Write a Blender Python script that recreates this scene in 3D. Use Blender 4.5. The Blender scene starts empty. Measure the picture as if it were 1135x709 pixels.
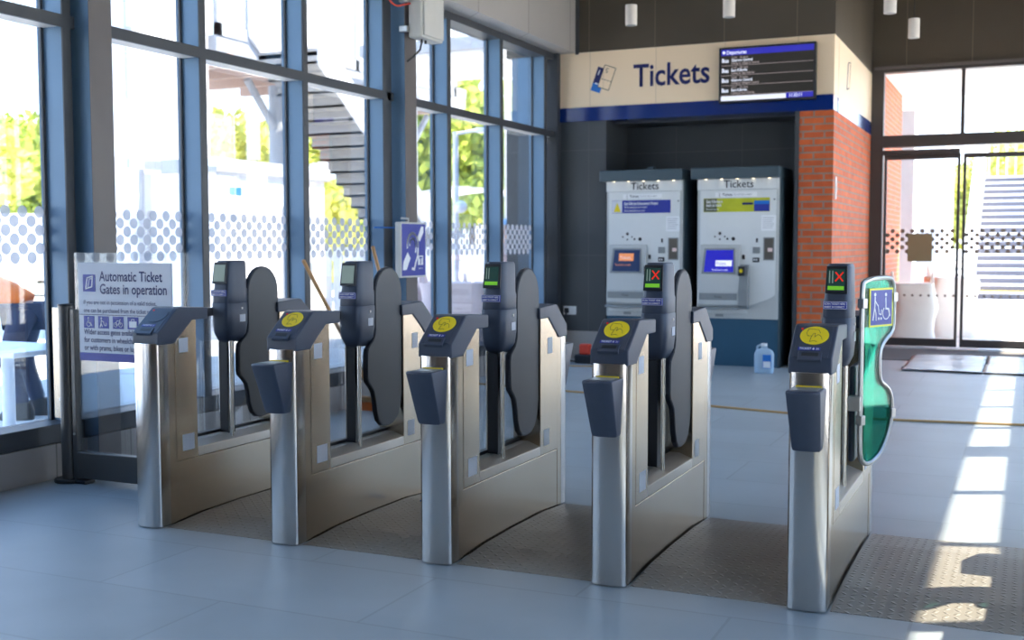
import bpy, bmesh, math, random
from mathutils import Vector, Matrix, noise
random.seed(7)
PI = math.pi
S = bpy.context.scene
COL = S.collection

# ------------------------------------------------------------------ camera
cam_d = bpy.data.cameras.new('camera')
cam = bpy.data.objects.new('camera', cam_d); COL.objects.link(cam)
cam_d.sensor_fit = 'HORIZONTAL'; cam_d.sensor_width = 36.0
cam_d.lens = 1270.0 / 1135.0 * 36.0
cam_d.clip_start = 0.05; cam_d.clip_end = 500
YAW, PIT, ROL = math.radians(24.275), math.radians(3.742), math.radians(-0.072)
fw = Vector((-math.sin(YAW)*math.cos(PIT), math.cos(YAW)*math.cos(PIT), -math.sin(PIT)))
r0 = Vector((math.cos(YAW), math.sin(YAW), 0)); u0 = r0.cross(fw)
rt = r0*math.cos(ROL) + u0*math.sin(ROL); up = -r0*math.sin(ROL) + u0*math.cos(ROL)
cam.matrix_world = Matrix(((rt.x, up.x, -fw.x, 0), (rt.y, up.y, -fw.y, 0), (rt.z, up.z, -fw.z, 1.34), (0, 0, 0, 1)))
cam_d.dof.use_dof = True; cam_d.dof.focus_distance = 5.0; cam_d.dof.aperture_fstop = 3.2
S.camera = cam

# ------------------------------------------------------------------ light
SUN_EL = math.radians(55.0); SUN_H = Vector((0.91, 0.41, 0)).normalized()
sd = Vector((SUN_H.x*math.cos(SUN_EL), SUN_H.y*math.cos(SUN_EL), math.sin(SUN_EL)))
sun_d = bpy.data.lights.new('sun', 'SUN'); sun_d.energy = 17.0; sun_d.angle = math.radians(0.6); sun_d.color = (1, 0.88, 0.70)
sun = bpy.data.objects.new('sun', sun_d); COL.objects.link(sun)
sun.rotation_euler = (-sd).to_track_quat('-Z', 'Y').to_euler(); sun.location = (20, 10, 30)
W = bpy.data.worlds.new('sky'); S.world = W; W.use_nodes = True
wn = W.node_tree.nodes; wl = W.node_tree.links; wn.clear()
wo = wn.new('ShaderNodeOutputWorld'); bg = wn.new('ShaderNodeBackground')
tc = wn.new('ShaderNodeTexCoord'); sep = wn.new('ShaderNodeSeparateXYZ'); cr = wn.new('ShaderNodeValToRGB')
wl.new(tc.outputs['Generated'], sep.inputs[0]); wl.new(sep.outputs['Z'], cr.inputs[0])
cr.color_ramp.elements[0].position = 0.0; cr.color_ramp.elements[0].color = (0.80, 0.90, 1.0, 1)
cr.color_ramp.elements[1].position = 0.7; cr.color_ramp.elements[1].color = (0.22, 0.49, 1.0, 1)
wl.new(cr.outputs[0], bg.inputs['Color']); bg.inputs['Strength'].default_value = 3.2
wl.new(bg.outputs[0], wo.inputs[0])
S.view_settings.view_transform = 'Standard'; S.view_settings.look = 'None'
S.view_settings.gamma = 1.0; S.view_settings.use_curve_mapping = False
S.view_settings.exposure = 0.5
S.cycles.use_denoising = True
S.cycles.max_bounces = 10; S.cycles.diffuse_bounces = 5; S.cycles.transparent_max_bounces = 24
S.cycles.sample_clamp_indirect = 8.0
S.cycles.caustics_reflective = False; S.cycles.caustics_refractive = False

# ------------------------------------------------------------------ materials
def nt(name):
    m = bpy.data.materials.new(name); m.use_nodes = True
    n = m.node_tree.nodes; l = m.node_tree.links
    return m, n, l, n['Principled BSDF']
def mat(name, col, rough=0.5, metal=0.0, var=0.06, scale=12.0, bump=0.0, bscale=60.0, stretch=(1, 1, 1), spec=0.5):
    m, n, l, b = nt(name)
    t = n.new('ShaderNodeTexCoord'); mp = n.new('ShaderNodeMapping'); mp.inputs['Scale'].default_value = stretch
    l.new(t.outputs['Object'], mp.inputs[0])
    nz = n.new('ShaderNodeTexNoise'); nz.inputs['Scale'].default_value = scale; nz.inputs['Detail'].default_value = 4
    l.new(mp.outputs[0], nz.inputs['Vector'])
    mx = n.new('ShaderNodeMix'); mx.data_type = 'RGBA'
    mx.inputs['A'].default_value = tuple(max(0, c*(1-var)) for c in col) + (1,)
    mx.inputs['B'].default_value = tuple(min(1, c*(1+var)) for c in col) + (1,)
    l.new(nz.outputs['Fac'], mx.inputs['Factor']); l.new(mx.outputs['Result'], b.inputs['Base Color'])
    b.inputs['Roughness'].default_value = rough; b.inputs['Metallic'].default_value = metal
    b.inputs['Specular IOR Level'].default_value = spec
    if bump:
        n2 = n.new('ShaderNodeTexNoise'); n2.inputs['Scale'].default_value = bscale; l.new(mp.outputs[0], n2.inputs['Vector'])
        bp = n.new('ShaderNodeBump'); bp.inputs['Strength'].default_value = bump; bp.inputs['Distance'].default_value = 0.01
        l.new(n2.outputs['Fac'], bp.inputs['Height']); l.new(bp.outputs[0], b.inputs['Normal'])
    return m
def panels(name, col, line, w, h, ox=0, oz=0, rough=0.5, var=0.12, mortar=0.006, flat=False, offset=0.0, col2=None, nscale=1.5, bump=0.2, spec=0.5):
    """cladding, tiles or bricks: grid drawn in (x+y, z) or (x, y)"""
    m, n, l, b = nt(name)
    t = n.new('ShaderNodeTexCoord'); sp = n.new('ShaderNodeSeparateXYZ'); l.new(t.outputs['Object'], sp.inputs[0])
    cb = n.new('ShaderNodeCombineXYZ')
    if flat:
        l.new(sp.outputs['X'], cb.inputs[0]); l.new(sp.outputs['Y'], cb.inputs[1])
    else:
        ad = n.new('ShaderNodeMath'); l.new(sp.outputs['X'], ad.inputs[0]); l.new(sp.outputs['Y'], ad.inputs[1])
        l.new(ad.outputs[0], cb.inputs[0]); l.new(sp.outputs['Z'], cb.inputs[1])
    mp = n.new('ShaderNodeMapping'); mp.inputs['Location'].default_value = (ox, oz, 0); l.new(cb.outputs[0], mp.inputs[0])
    br = n.new('ShaderNodeTexBrick'); br.inputs['Scale'].default_value = 1.0
    br.inputs['Brick Width'].default_value = w; br.inputs['Row Height'].default_value = h
    br.inputs['Mortar Size'].default_value = mortar; br.inputs['Mortar Smooth'].default_value = 0.1
    br.offset = offset; br.offset_frequency = 2
    br.inputs['Color1'].default_value = tuple(col) + (1,); br.inputs['Color2'].default_value = tuple(col2 or [c*0.93 for c in col]) + (1,)
    br.inputs['Mortar'].default_value = tuple(line) + (1,)
    l.new(mp.outputs[0], br.inputs['Vector'])
    nz = n.new('ShaderNodeTexNoise'); nz.inputs['Scale'].default_value = nscale; nz.inputs['Detail'].default_value = 8
    l.new(t.outputs['Object'], nz.inputs['Vector'])
    mr = n.new('ShaderNodeMapRange'); mr.inputs['To Min'].default_value = 1-var; mr.inputs['To Max'].default_value = 1+var
    l.new(nz.outputs['Fac'], mr.inputs[0])
    mx = n.new('ShaderNodeVectorMath'); mx.operation = 'SCALE'; l.new(br.outputs['Color'], mx.inputs[0]); l.new(mr.outputs[0], mx.inputs['Scale'])
    l.new(mx.outputs[0], b.inputs['Base Color'])
    iv = n.new('ShaderNodeMath'); iv.operation = 'SUBTRACT'; iv.inputs[0].default_value = 1; l.new(br.outputs['Fac'], iv.inputs[1])
    bp = n.new('ShaderNodeBump'); bp.inputs['Strength'].default_value = bump; bp.inputs['Distance'].default_value = 0.004
    l.new(iv.outputs[0], bp.inputs['Height']); l.new(bp.outputs[0], b.inputs['Normal'])
    b.inputs['Roughness'].default_value = rough; b.inputs['Specular IOR Level'].default_value = spec
    return m
def glass(name, tint=(0.97, 0.985, 0.99), refl=0.5):
    m, n, l, b = nt(name); n.remove(b)
    o = n['Material Output']; tr = n.new('ShaderNodeBsdfTransparent'); tr.inputs[0].default_value = tuple(tint) + (1,)
    gl = n.new('ShaderNodeBsdfGlossy'); gl.inputs['Roughness'].default_value = 0.01
    fr = n.new('ShaderNodeFresnel'); fr.inputs[0].default_value = 1.45
    mu = n.new('ShaderNodeMath'); mu.operation = 'MULTIPLY'; mu.inputs[1].default_value = refl; l.new(fr.outputs[0], mu.inputs[0])
    ms = n.new('ShaderNodeMixShader'); l.new(mu.outputs[0], ms.inputs[0]); l.new(tr.outputs[0], ms.inputs[1]); l.new(gl.outputs[0], ms.inputs[2])
    l.new(ms.outputs[0], o.inputs[0]); return m
def frost(name, col, alpha):
    m, n, l, b = nt(name)
    b.inputs['Base Color'].default_value = tuple(col) + (1,); b.inputs['Roughness'].default_value = 0.6
    b.inputs['Alpha'].default_value = alpha
    return m
def etch(name, col, cover):
    m, n, l, b = nt(name); n.remove(b); o = n['Material Output']
    tr = n.new('ShaderNodeBsdfTransparent'); tl = n.new('ShaderNodeBsdfTranslucent'); df = n.new('ShaderNodeBsdfDiffuse')
    tl.inputs[0].default_value = tuple(c*0.75 for c in col)+(1,); df.inputs[0].default_value = tuple(c*0.5 for c in col)+(1,)
    a = n.new('ShaderNodeMixShader'); a.inputs[0].default_value = 0.4; l.new(tl.outputs[0], a.inputs[1]); l.new(df.outputs[0], a.inputs[2])
    q = n.new('ShaderNodeMixShader'); q.inputs[0].default_value = cover; l.new(tr.outputs[0], q.inputs[1]); l.new(a.outputs[0], q.inputs[2]); l.new(q.outputs[0], o.inputs[0])
    return m
def emit(name, col, s):
    m, n, l, b = nt(name)
    b.inputs['Base Color'].default_value = tuple(c*0.3 for c in col) + (1,); b.inputs['Roughness'].default_value = 0.25
    b.inputs['Emission Color'].default_value = tuple(col) + (1,); b.inputs['Emission Strength'].default_value = s
    return m
def steel(name, col=(0.62, 0.6, 0.57), rough=0.3, stretch=(90, 90, 1.5), bmp=0.05, rv=0.08):
    m, n, l, b = nt(name)
    t = n.new('ShaderNodeTexCoord'); mp = n.new('ShaderNodeMapping'); mp.inputs['Scale'].default_value = stretch
    l.new(t.outputs['Object'], mp.inputs[0])
    nz = n.new('ShaderNodeTexNoise'); nz.inputs['Scale'].default_value = 3.0; nz.inputs['Detail'].default_value = 6; l.new(mp.outputs[0], nz.inputs['Vector'])
    n2 = n.new('ShaderNodeTexNoise'); n2.inputs['Scale'].default_value = 2.0; n2.inputs['Detail'].default_value = 2; l.new(t.outputs['Object'], n2.inputs['Vector'])
    mr = n.new('ShaderNodeMapRange'); mr.inputs['To Min'].default_value = rough-rv*0.7; mr.inputs['To Max'].default_value = rough+rv
    l.new(nz.outputs['Fac'], mr.inputs[0]); l.new(mr.outputs[0], b.inputs['Roughness'])
    mx = n.new('ShaderNodeMix'); mx.data_type = 'RGBA'; mx.inputs['A'].default_value = tuple(c*0.88 for c in col)+(1,); mx.inputs['B'].default_value = tuple(min(1, c*1.08) for c in col)+(1,)
    l.new(n2.outputs['Fac'], mx.inputs['Factor']); l.new(mx.outputs['Result'], b.inputs['Base Color'])
    b.inputs['Metallic'].default_value = 1.0
    if not bmp:
        l.remove(b.inputs['Roughness'].links[0]); b.inputs['Roughness'].default_value = rough
        return m
    bp = n.new('ShaderNodeBump'); bp.inputs['Strength'].default_value = bmp; bp.inputs['Distance'].default_value = 0.001
    l.new(nz.outputs['Fac'], bp.inputs['Height']); l.new(bp.outputs[0], b.inputs['Normal'])
    return m
def chequer(name):
    m, n, l, b = nt(name)
    t = n.new('ShaderNodeTexCoord'); sp = n.new('ShaderNodeSeparateXYZ'); l.new(t.outputs['Object'], sp.inputs[0])
    def ma(op, a, c=None, d=None):
        q = n.new('ShaderNodeMath'); q.operation = op
        for i, v in enumerate((a, c, d)):
            if v is None: continue
            if isinstance(v, (int, float)): q.inputs[i].default_value = v
            else: l.new(v, q.inputs[i])
        return q.outputs[0]
    s = 27.0
    x = ma('MULTIPLY', sp.outputs['X'], s); y = ma('MULTIPLY', sp.outputs['Y'], s)
    fx = ma('FLOOR', x); fy = ma('FLOOR', y); ux = ma('SUBTRACT', ma('SUBTRACT', x, fx), 0.5); uy = ma('SUBTRACT', ma('SUBTRACT', y, fy), 0.5)
    par = ma('MODULO', ma('ABSOLUTE', ma('ADD', fx, fy)), 2.0)
    sg = ma('SUBTRACT', ma('MULTIPLY', par, 2.0), 1.0); v = ma('MULTIPLY', uy, sg)
    a = ma('DIVIDE', ma('ADD', ux, v), 0.62); c = ma('DIVIDE', ma('SUBTRACT', ux, v), 0.24)
    d = ma('SQRT', ma('ADD', ma('MULTIPLY', a, a), ma('MULTIPLY', c, c)))
    h = ma('SMOOTH_MAX', ma('SUBTRACT', 1.0, d), 0.0, 0.1)
    bp = n.new('ShaderNodeBump'); bp.inputs['Strength'].default_value = 0.9; bp.inputs['Distance'].default_value = 0.006
    l.new(h, bp.inputs['Height']); l.new(bp.outputs[0], b.inputs['Normal'])
    nz = n.new('ShaderNodeTexNoise'); nz.inputs['Scale'].default_value = 3; nz.inputs['Detail'].default_value = 6; l.new(t.outputs['Object'], nz.inputs['Vector'])
    mx = n.new('ShaderNodeMix'); mx.data_type = 'RGBA'; mx.inputs['A'].default_value = (0.21, 0.195, 0.17, 1); mx.inputs['B'].default_value = (0.34, 0.32, 0.28, 1)
    l.new(nz.outputs['Fac'], mx.inputs['Factor']); l.new(mx.outputs['Result'], b.inputs['Base Color'])
    b.inputs['Roughness'].default_value = 0.45
    return m

M = dict(
    floor=panels('pale_concrete_tiles', (0.375, 0.425, 0.45), (0.31, 0.345, 0.365), 1.2, 0.6, 0.35, 0.18, 0.42, 0.14, 0.006, True, 0.5, None, 2.2, 0.12, 0.4),
    lane=chequer('studded_lane_plate'),
    steel=steel('brushed_steel', (0.66, 0.63, 0.60), 0.17), steel_d=steel('brushed_steel_panel', (0.60, 0.50, 0.385), 0.25, (3, 3, 60), 0.0, 0.02),
    satin=steel('satin_steel_ledge', (0.62, 0.58, 0.52), 0.5, (1, 1, 1), 0.0), steel_b=steel('steel_rail', (0.7, 0.68, 0.64), 0.22),
    charcoal=mat('charcoal_plastic', (0.038, 0.052, 0.085), 0.42, 0, 0.1, 30, 0.05, 300),
    black=mat('black_plastic', (0.012, 0.014, 0.018), 0.45), seam=mat('dark_seam', (0.02, 0.02, 0.022), 0.6),
    paddle=mat('rubber_paddle', (0.055, 0.06, 0.068), 0.5, 0, 0.12, 4),
    paddle_edge=mat('rubber_edge', (0.02, 0.024, 0.035), 0.55),
    yellow=mat('yellow_sticker', (0.86, 0.66, 0.01), 0.45), yellow_sign=mat('yellow_border', (0.85, 0.8, 0.05), 0.4),
    line=mat('dark_line_print', (0.12, 0.10, 0.03), 0.5), blue_lab=mat('blue_label', (0.02, 0.035, 0.30), 0.4),
    white=mat('white_print', (0.85, 0.86, 0.88), 0.5), sticker=mat('pale_sticker', (0.66, 0.68, 0.74), 0.5),
    mull=mat('blue_grey_frame', (0.11, 0.195, 0.295), 0.38, 0.2, 0.1, 3), mull_d=mat('dark_frame', (0.045, 0.05, 0.058), 0.45),
    mull_t=mat('taupe_frame', (0.13, 0.115, 0.11), 0.45, 0.0, 0.1, 4),
    transom=mat('bounce_lit_transom_soffit', (0.85, 0.80, 0.74), 0.5),  # paleness stands for sunlight bounced onto the transom underside
    door_f=mat('bronze_door_frame', (0.055, 0.048, 0.045), 0.45),
    glass=glass('window_glass'), glass_t=glass('thin_clear_glass', (0.93, 0.95, 0.97), 0.5),
    glass_g=glass('green_tinted_glass', (0.22, 0.70, 0.58), 0.5),
    dots=etch('etched_dots', (0.70, 0.70, 0.74), 0.7), dots_d=mat('brown_dots', (0.20, 0.16, 0.12), 0.6),
    plinth=panels('stone_plinth', (0.36, 0.33, 0.31), (0.16, 0.15, 0.14), 0.6, 3, 0.2, 1, 0.55, 0.1),
    soffit=panels('pale_soffit_panels', (0.40, 0.375, 0.35), (0.16, 0.15, 0.14), 1.2, 20, 0.85, 5, 0.6, 0.06),
    ceil=mat('ceiling_paint', (0.42, 0.41, 0.40), 0.7), white_paint=mat('white_paint', (0.8, 0.8, 0.8), 0.6),
    dark=panels('dark_cladding', (0.085, 0.068, 0.048), (0.20, 0.16, 0.11), 0.79, 20, 0.0, 5, 0.42, 0.25, 0.004, False, 0, (0.075, 0.06, 0.043), 1.2),
    dark_b=panels('slate_cladding', (0.052, 0.058, 0.064), (0.10, 0.10, 0.10), 0.79, 1.22, 0.0, 0.0, 0.45, 0.2, 0.003, False, 0, (0.05, 0.056, 0.062), 1.2),
    cream=panels('cream_fascia', (0.88, 0.69, 0.48), (0.58, 0.45, 0.31), 0.79, 20, 0.0, 5, 0.5, 0.04, 0.003, False, 0, (0.87, 0.68, 0.47), 0.8),
    band=mat('royal_blue_band', (0.002, 0.020, 0.15), 0.12, 0, 0.1, 2), navy=mat('navy_lettering', (0.001, 0.006, 0.10), 0.4),
    cyan=mat('light_blue_print', (0.01, 0.16, 0.55), 0.4), black_p=mat('black_print', (0.015, 0.015, 0.02), 0.5),
    brick=panels('orange_red_brick', (0.60, 0.115, 0.022), (0.26, 0.18, 0.14), 0.225, 0.075, 0, 0, 0.75, 0.3, 0.010, False, 0.5, (0.48, 0.085, 0.02), 9, 0.6),
    mach=mat('machine_grey', (0.52, 0.54, 0.54), 0.4, 0.1, 0.03), mach_l=mat('machine_light_face', (0.72, 0.74, 0.74), 0.35, 0.0, 0.03),
    mach_d=mat('machine_dark_trim', (0.26, 0.28, 0.29), 0.4, 0.3), mach_cap=mat('machine_cap', (0.055, 0.085, 0.105), 0.4), mach_p=mat('machine_plinth_teal', (0.02, 0.085, 0.15), 0.45),
    scr_b=emit('screen_blue', (0.02, 0.02, 0.5), 0.6), scr_n=emit('screen_navy', (0.006, 0.02, 0.08), 0.6), scr_o=emit('screen_orange', (0.8, 0.3, 0.12), 0.6),
    scr_w=emit('screen_white', (0.8, 0.85, 1), 0.7), scr_k=emit('screen_black', (0.03, 0.028, 0.026), 0.5), scr_v=emit('screen_violet', (0.03, 0.03, 0.4), 0.7),
    scr_line=emit('screen_line', (0.45, 0.38, 0.38), 0.5), scr_g=emit('screen_green', (0.18, 0.55, 0.04), 0.5), scr_r=emit('screen_red', (0.75, 0.03, 0.02), 0.55), scr_pod=emit('pod_screen_dark', (0.015, 0.05, 0.045), 0.5),
    scr_pale=emit('pod_reflection_and_marks', (0.22, 0.30, 0.27), 0.4),  # pale screen reflection painted as glow; also colours the display marks
    lamp=mat('white_lamp_body', (0.72, 0.66, 0.60), 0.5), led=emit('warm_led', (1, 0.85, 0.6), 3),
    cabinet=mat('cream_enclosure', (0.58, 0.57, 0.53), 0.45), red=mat('red_cable', (0.7, 0.06, 0.03), 0.4), post=mat('bronze_post', (0.11, 0.105, 0.10), 0.38, 0.5),
    wood=mat('varnished_ash', (0.50, 0.27, 0.11), 0.5, 0, 0.25, 20, 0, 1, (1, 1, 0.1)), orange=mat('orange_hivis', (1.0, 0.20, 0.02), 0.7), pave=panels('bright_paving', (0.70, 0.67, 0.62), (0.5, 0.48, 0.45), 0.6, 0.4, 0, 0, 0.8, 0.1, 0.006, True, 0.5),
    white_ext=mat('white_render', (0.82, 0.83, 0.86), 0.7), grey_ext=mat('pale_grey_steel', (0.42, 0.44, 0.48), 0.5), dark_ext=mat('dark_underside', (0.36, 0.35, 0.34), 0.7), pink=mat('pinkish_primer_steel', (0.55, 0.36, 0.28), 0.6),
    bark=mat('bark', (0.14, 0.10, 0.07), 0.9), sack=mat('pale_pink_sack', (0.82, 0.62, 0.58), 0.8, 0, 0.15, 3, 0.4, 8), wrap=mat('white_wrap_sheet', (0.82, 0.78, 0.72), 0.5, 0, 0.06, 3, 0.6, 5),
    skin=mat('skin', (0.55, 0.33, 0.25), 0.55), hair=mat('brown_hair', (0.08, 0.05, 0.03), 0.8), helmet=mat('pale_blue_helmet', (0.30, 0.50, 0.72), 0.3), boots=mat('dark_boots', (0.05, 0.045, 0.04), 0.7), trouser=mat('navy_trousers', (0.03, 0.04, 0.08), 0.8), silver=mat('reflective_tape', (0.75, 0.76, 0.78), 0.35),
    plastic=frost('milky_plastic', (0.62, 0.78, 0.92), 0.5), water=frost('clear_liquid', (0.35, 0.6, 0.8), 0.55), sheet=mat('creased_plastic_sheet', (0.27, 0.29, 0.33), 0.25, 0, 0.15, 4), cord=mat('tan_cord', (0.50, 0.31, 0.13), 0.7), doormat=mat('dark_entrance_mat', (0.12, 0.115, 0.11), 0.9, 0, 0.2, 80, 0.4, 300),
    wood_wall=panels('brown_wall_panels', (0.30, 0.19, 0.12), (0.10, 0.07, 0.05), 1.2, 2.4, 0, 0, 0.5, 0.1),
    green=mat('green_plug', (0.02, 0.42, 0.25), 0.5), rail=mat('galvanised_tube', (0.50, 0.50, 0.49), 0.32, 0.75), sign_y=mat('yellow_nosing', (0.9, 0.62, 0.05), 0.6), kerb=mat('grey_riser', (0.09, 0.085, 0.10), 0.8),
)
def leafmat(name, c1, c2):
    m = mat(name, c1, 0.8); b = m.node_tree.nodes['Principled BSDF']
    mx = [x for x in m.node_tree.nodes if x.type == 'MIX'][0]
    mx.inputs['A'].default_value = tuple(c1)+(1,); mx.inputs['B'].default_value = tuple(c2)+(1,)
    b.inputs['Subsurface Weight'].default_value = 0.0
    return m
M['leaf'] = leafmat('spring_leaves', (0.30, 0.40, 0.04), (0.70, 0.76, 0.16))
M['leaf2'] = leafmat('yellow_green_leaves', (0.42, 0.46, 0.06), (0.80, 0.76, 0.22))

# ------------------------------------------------------------------ mesh helpers
class MB:
    def __init__(s): s.bm = bmesh.new(); s.mats = []; s.cur = 0
    def use(s, m):
        if m not in s.mats: s.mats.append(m)
        s.cur = s.mats.index(m); return s
    def _mark(s, n0):
        for f in list(s.bm.faces)[n0:]: f.material_index = s.cur
    def verts_faces(s, vs, fs):
        n0 = len(s.bm.faces); b = [s.bm.verts.new(v) for v in vs]
        for f in fs:
            try: s.bm.faces.new([b[i] for i in f])
            except ValueError: pass
        s._mark(n0); return s
    def box(s, x0, x1, y0, y1, z0, z1):
        if x0 > x1: x0, x1 = x1, x0
        if y0 > y1: y0, y1 = y1, y0
        if z0 > z1: z0, z1 = z1, z0
        v = [(x, y, z) for z in (z0, z1) for y in (y0, y1) for x in (x0, x1)]
        return s.verts_faces(v, [(0, 2, 3, 1), (4, 5, 7, 6), (0, 1, 5, 4), (2, 6, 7, 3), (0, 4, 6, 2), (1, 3, 7, 5)])
    def prism(s, pts, o, u, v, t0, t1):
        """2-D polygon pts in the frame (o,u,v), extruded along u x v from t0 to t1"""
        o, u, v = Vector(o), Vector(u), Vector(v); n = u.cross(v).normalized()
        k = len(pts); a = [o + u*p[0] + v*p[1] + n*t0 for p in pts] + [o + u*p[0] + v*p[1] + n*t1 for p in pts]
        area = sum(pts[i][0]*pts[(i+1) % k][1] - pts[(i+1) % k][0]*pts[i][1] for i in range(k))
        fs = [tuple(range(k-1, -1, -1)), tuple(range(k, 2*k))] + [(i, (i+1) % k, k+(i+1) % k, k+i) for i in range(k)]
        if (area < 0) != (t1 < t0): fs = [tuple(reversed(f)) for f in fs]
        return s.verts_faces(a, fs)
    def cyl(s, p0, p1, r0, r1=None, n=16, cap=True):
        p0, p1 = Vector(p0), Vector(p1); r1 = r0 if r1 is None else r1
        d = (p1-p0).normalized(); a = d.orthogonal().normalized(); b = d.cross(a)
        vs = [p + (a*math.cos(2*PI*i/n) + b*math.sin(2*PI*i/n))*r for p, r in ((p0, r0), (p1, r1)) for i in range(n)]
        fs = [(i, (i+1) % n, n+(i+1) % n, n+i) for i in range(n)]
        if cap: fs += [tuple(range(n-1, -1, -1)), tuple(range(n, 2*n))]
        return s.verts_faces(vs, fs)
    def tube(s, pts, r, n=8, closed=False):
        pts = [Vector(p) for p in pts]; k = len(pts); rings = []; ref = None
        for i in range(k):
            if closed: d = (pts[(i+1) % k]-pts[i-1]).normalized()
            else: d = (pts[min(i+1, k-1)]-pts[max(i-1, 0)]).normalized()
            if ref is None: ref = d.orthogonal().normalized()
            a = (ref - d*ref.dot(d)).normalized(); ref = a; b = d.cross(a)
            rings.append([pts[i] + (a*math.cos(2*PI*j/n) + b*math.sin(2*PI*j/n))*r for j in range(n)])
        vs = [v for q in rings for v in q]; fs = []
        for i in range(k if closed else k-1):
            i2 = (i+1) % k
            for j in range(n): fs.append((i*n+j, i*n+(j+1) % n, i2*n+(j+1) % n, i2*n+j))
        if not closed: fs += [tuple(range(n-1, -1, -1)), tuple(range((k-1)*n, k*n))]
        return s.verts_faces(vs, fs)
    def loft(s, secs, n=28, e=0.45):
        """secs: (z, cx, cy, hx, hy) super-ellipse rings"""
        vs = []
        for z, cx, cy, hx, hy in secs:
            for j in range(n):
                c, q = math.cos(2*PI*j/n), math.sin(2*PI*j/n)
                vs.append((cx + hx*math.copysign(abs(c)**e, c), cy + hy*math.copysign(abs(q)**e, q), z))
        k = len(secs); fs = [tuple(range(n-1, -1, -1)), tuple(range((k-1)*n, k*n))]
        for i in range(k-1):
            for j in range(n): fs.append((i*n+j, i*n+(j+1) % n, (i+1)*n+(j+1) % n, (i+1)*n+j))
        return s.verts_faces(vs, fs)
    def sphere(s, c, r, sc=(1, 1, 1), n=16, m=10):
        c = Vector(c); vs = [c + Vector((0, 0, -r*sc[2]))]
        for i in range(1, m):
            t = PI*i/m
            for j in range(n):
                p = 2*PI*j/n; vs.append(c + Vector((r*sc[0]*math.sin(t)*math.cos(p), r*sc[1]*math.sin(t)*math.sin(p), -r*sc[2]*math.cos(t))))
        vs.append(c + Vector((0, 0, r*sc[2]))); fs = []
        for j in range(n):
            fs.append((0, 1+(j+1) % n, 1+j)); L = 1+(m-2)*n
            fs.append((L+j, L+(j+1) % n, len(vs)-1))
            for i in range(m-2): fs.append((1+i*n+j, 1+i*n+(j+1) % n, 1+(i+1)*n+(j+1) % n, 1+(i+1)*n+j))
        return s.verts_faces(vs, fs)
    def build(s, name, mt=None, parent=None, bevel=0, smooth=False, seg=2):
        me = bpy.data.meshes.new(name)
        bmesh.ops.recalc_face_normals(s.bm, faces=s.bm.faces) if not getattr(s, 'norecalc', False) else None
        s.bm.to_mesh(me); s.bm.free()
        for q in (s.mats or [mt]): me.materials.append(q)
        o = bpy.data.objects.new(name, me); COL.objects.link(o)
        if parent is not None: o.parent = parent
        if smooth:
            me.polygons.foreach_set('use_smooth', [True]*len(me.polygons))
            me.set_sharp_from_angle(angle=math.radians(38))
        if bevel:
            b = o.modifiers.new('bevel', 'BEVEL'); b.width = bevel; b.segments = seg; b.limit_method = 'ANGLE'; b.angle_limit = math.radians(35)
        return o
def bx(name, mt, parent, *a, bevel=0): return MB().box(*a).build(name, mt, parent, bevel)
def tag(o, label, cat=None, group=None, kind=None):
    if label: o['label'] = label
    if cat: o['category'] = cat
    if group: o['group'] = group
    if kind: o['kind'] = kind
    return o
def thing(name, label, cat, loc=(0, 0, 0), rz=0, group=None):
    o = bpy.data.objects.new(name, None); COL.objects.link(o); o.location = loc; o.rotation_euler = (0, 0, rz); o.empty_display_size = 0.2
    return tag(o, label, cat, group)
def struct(o, label=None): o['kind'] = 'structure'; o['label'] = label if label else o.get('label', ''); return o
def sempty(name, label, loc=(0, 0, 0)):
    o = bpy.data.objects.new(name, None); COL.objects.link(o); o.location = loc; o['kind'] = 'structure'; o['label'] = label; return o
def dup(o, parent=None):
    c = o.copy(); COL.objects.link(c)
    if parent is not None: c.parent = parent
    for ch in list(o.children): dup(ch, c)
    return c
def text(name, s, size, mt, parent, o, u, v, align='LEFT', bold=0.0, sx=1.0, th=0.0012, space=1.0):
    cu = bpy.data.curves.new('t', 'FONT'); cu.body = s; cu.size = size; cu.extrude = 0; cu.offset = bold; cu.align_x = align; cu.space_character = space
    cu.resolution_u = 3
    ob = bpy.data.objects.new('t', cu); COL.objects.link(ob)
    dg = bpy.context.evaluated_depsgraph_get(); me = bpy.data.meshes.new_from_object(ob.evaluated_get(dg))
    bpy.data.objects.remove(ob); bpy.data.curves.remove(cu)
    o, u, v = Vector(o), Vector(u).normalized(), Vector(v).normalized(); n = u.cross(v)
    bm = bmesh.new(); bm.from_mesh(me)
    for q in bm.verts: q.co = o + u*q.co.x*sx + v*q.co.y + n*th
    bm.to_mesh(me); bm.free(); me.materials.clear(); me.materials.append(mt); me.name = name
    ob = bpy.data.objects.new(name, me); COL.objects.link(ob)
    if parent is not None: ob.parent = parent
    return ob
def stroke(mb, pts, w, o, u, v, t=0.0015, closed=False):
    k = len(pts)
    for i in range(k if closed else k-1):
        a = Vector(pts[i]).to_2d(); b = Vector(pts[(i+1) % k]).to_2d(); d = b-a
        if d.length < 1e-6: continue
        d.normalize(); n = Vector((-d.y, d.x))*w/2; a = a-d*w*0.35; b = b+d*w*0.35
        mb.prism([a-n, b-n, b+n, a+n], o, u, v, t*0.3, t)
def arc(cx, cy, r, a0, a1, n=12, ry=None):
    ry = ry or r
    return [(cx + r*math.cos(math.radians(a0+(a1-a0)*i/n)), cy + ry*math.sin(math.radians(a0+(a1-a0)*i/n))) for i in range(n+1)]
X, Y, Z = Vector((1, 0, 0)), Vector((0, 1, 0)), Vector((0, 0, 1))

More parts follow.
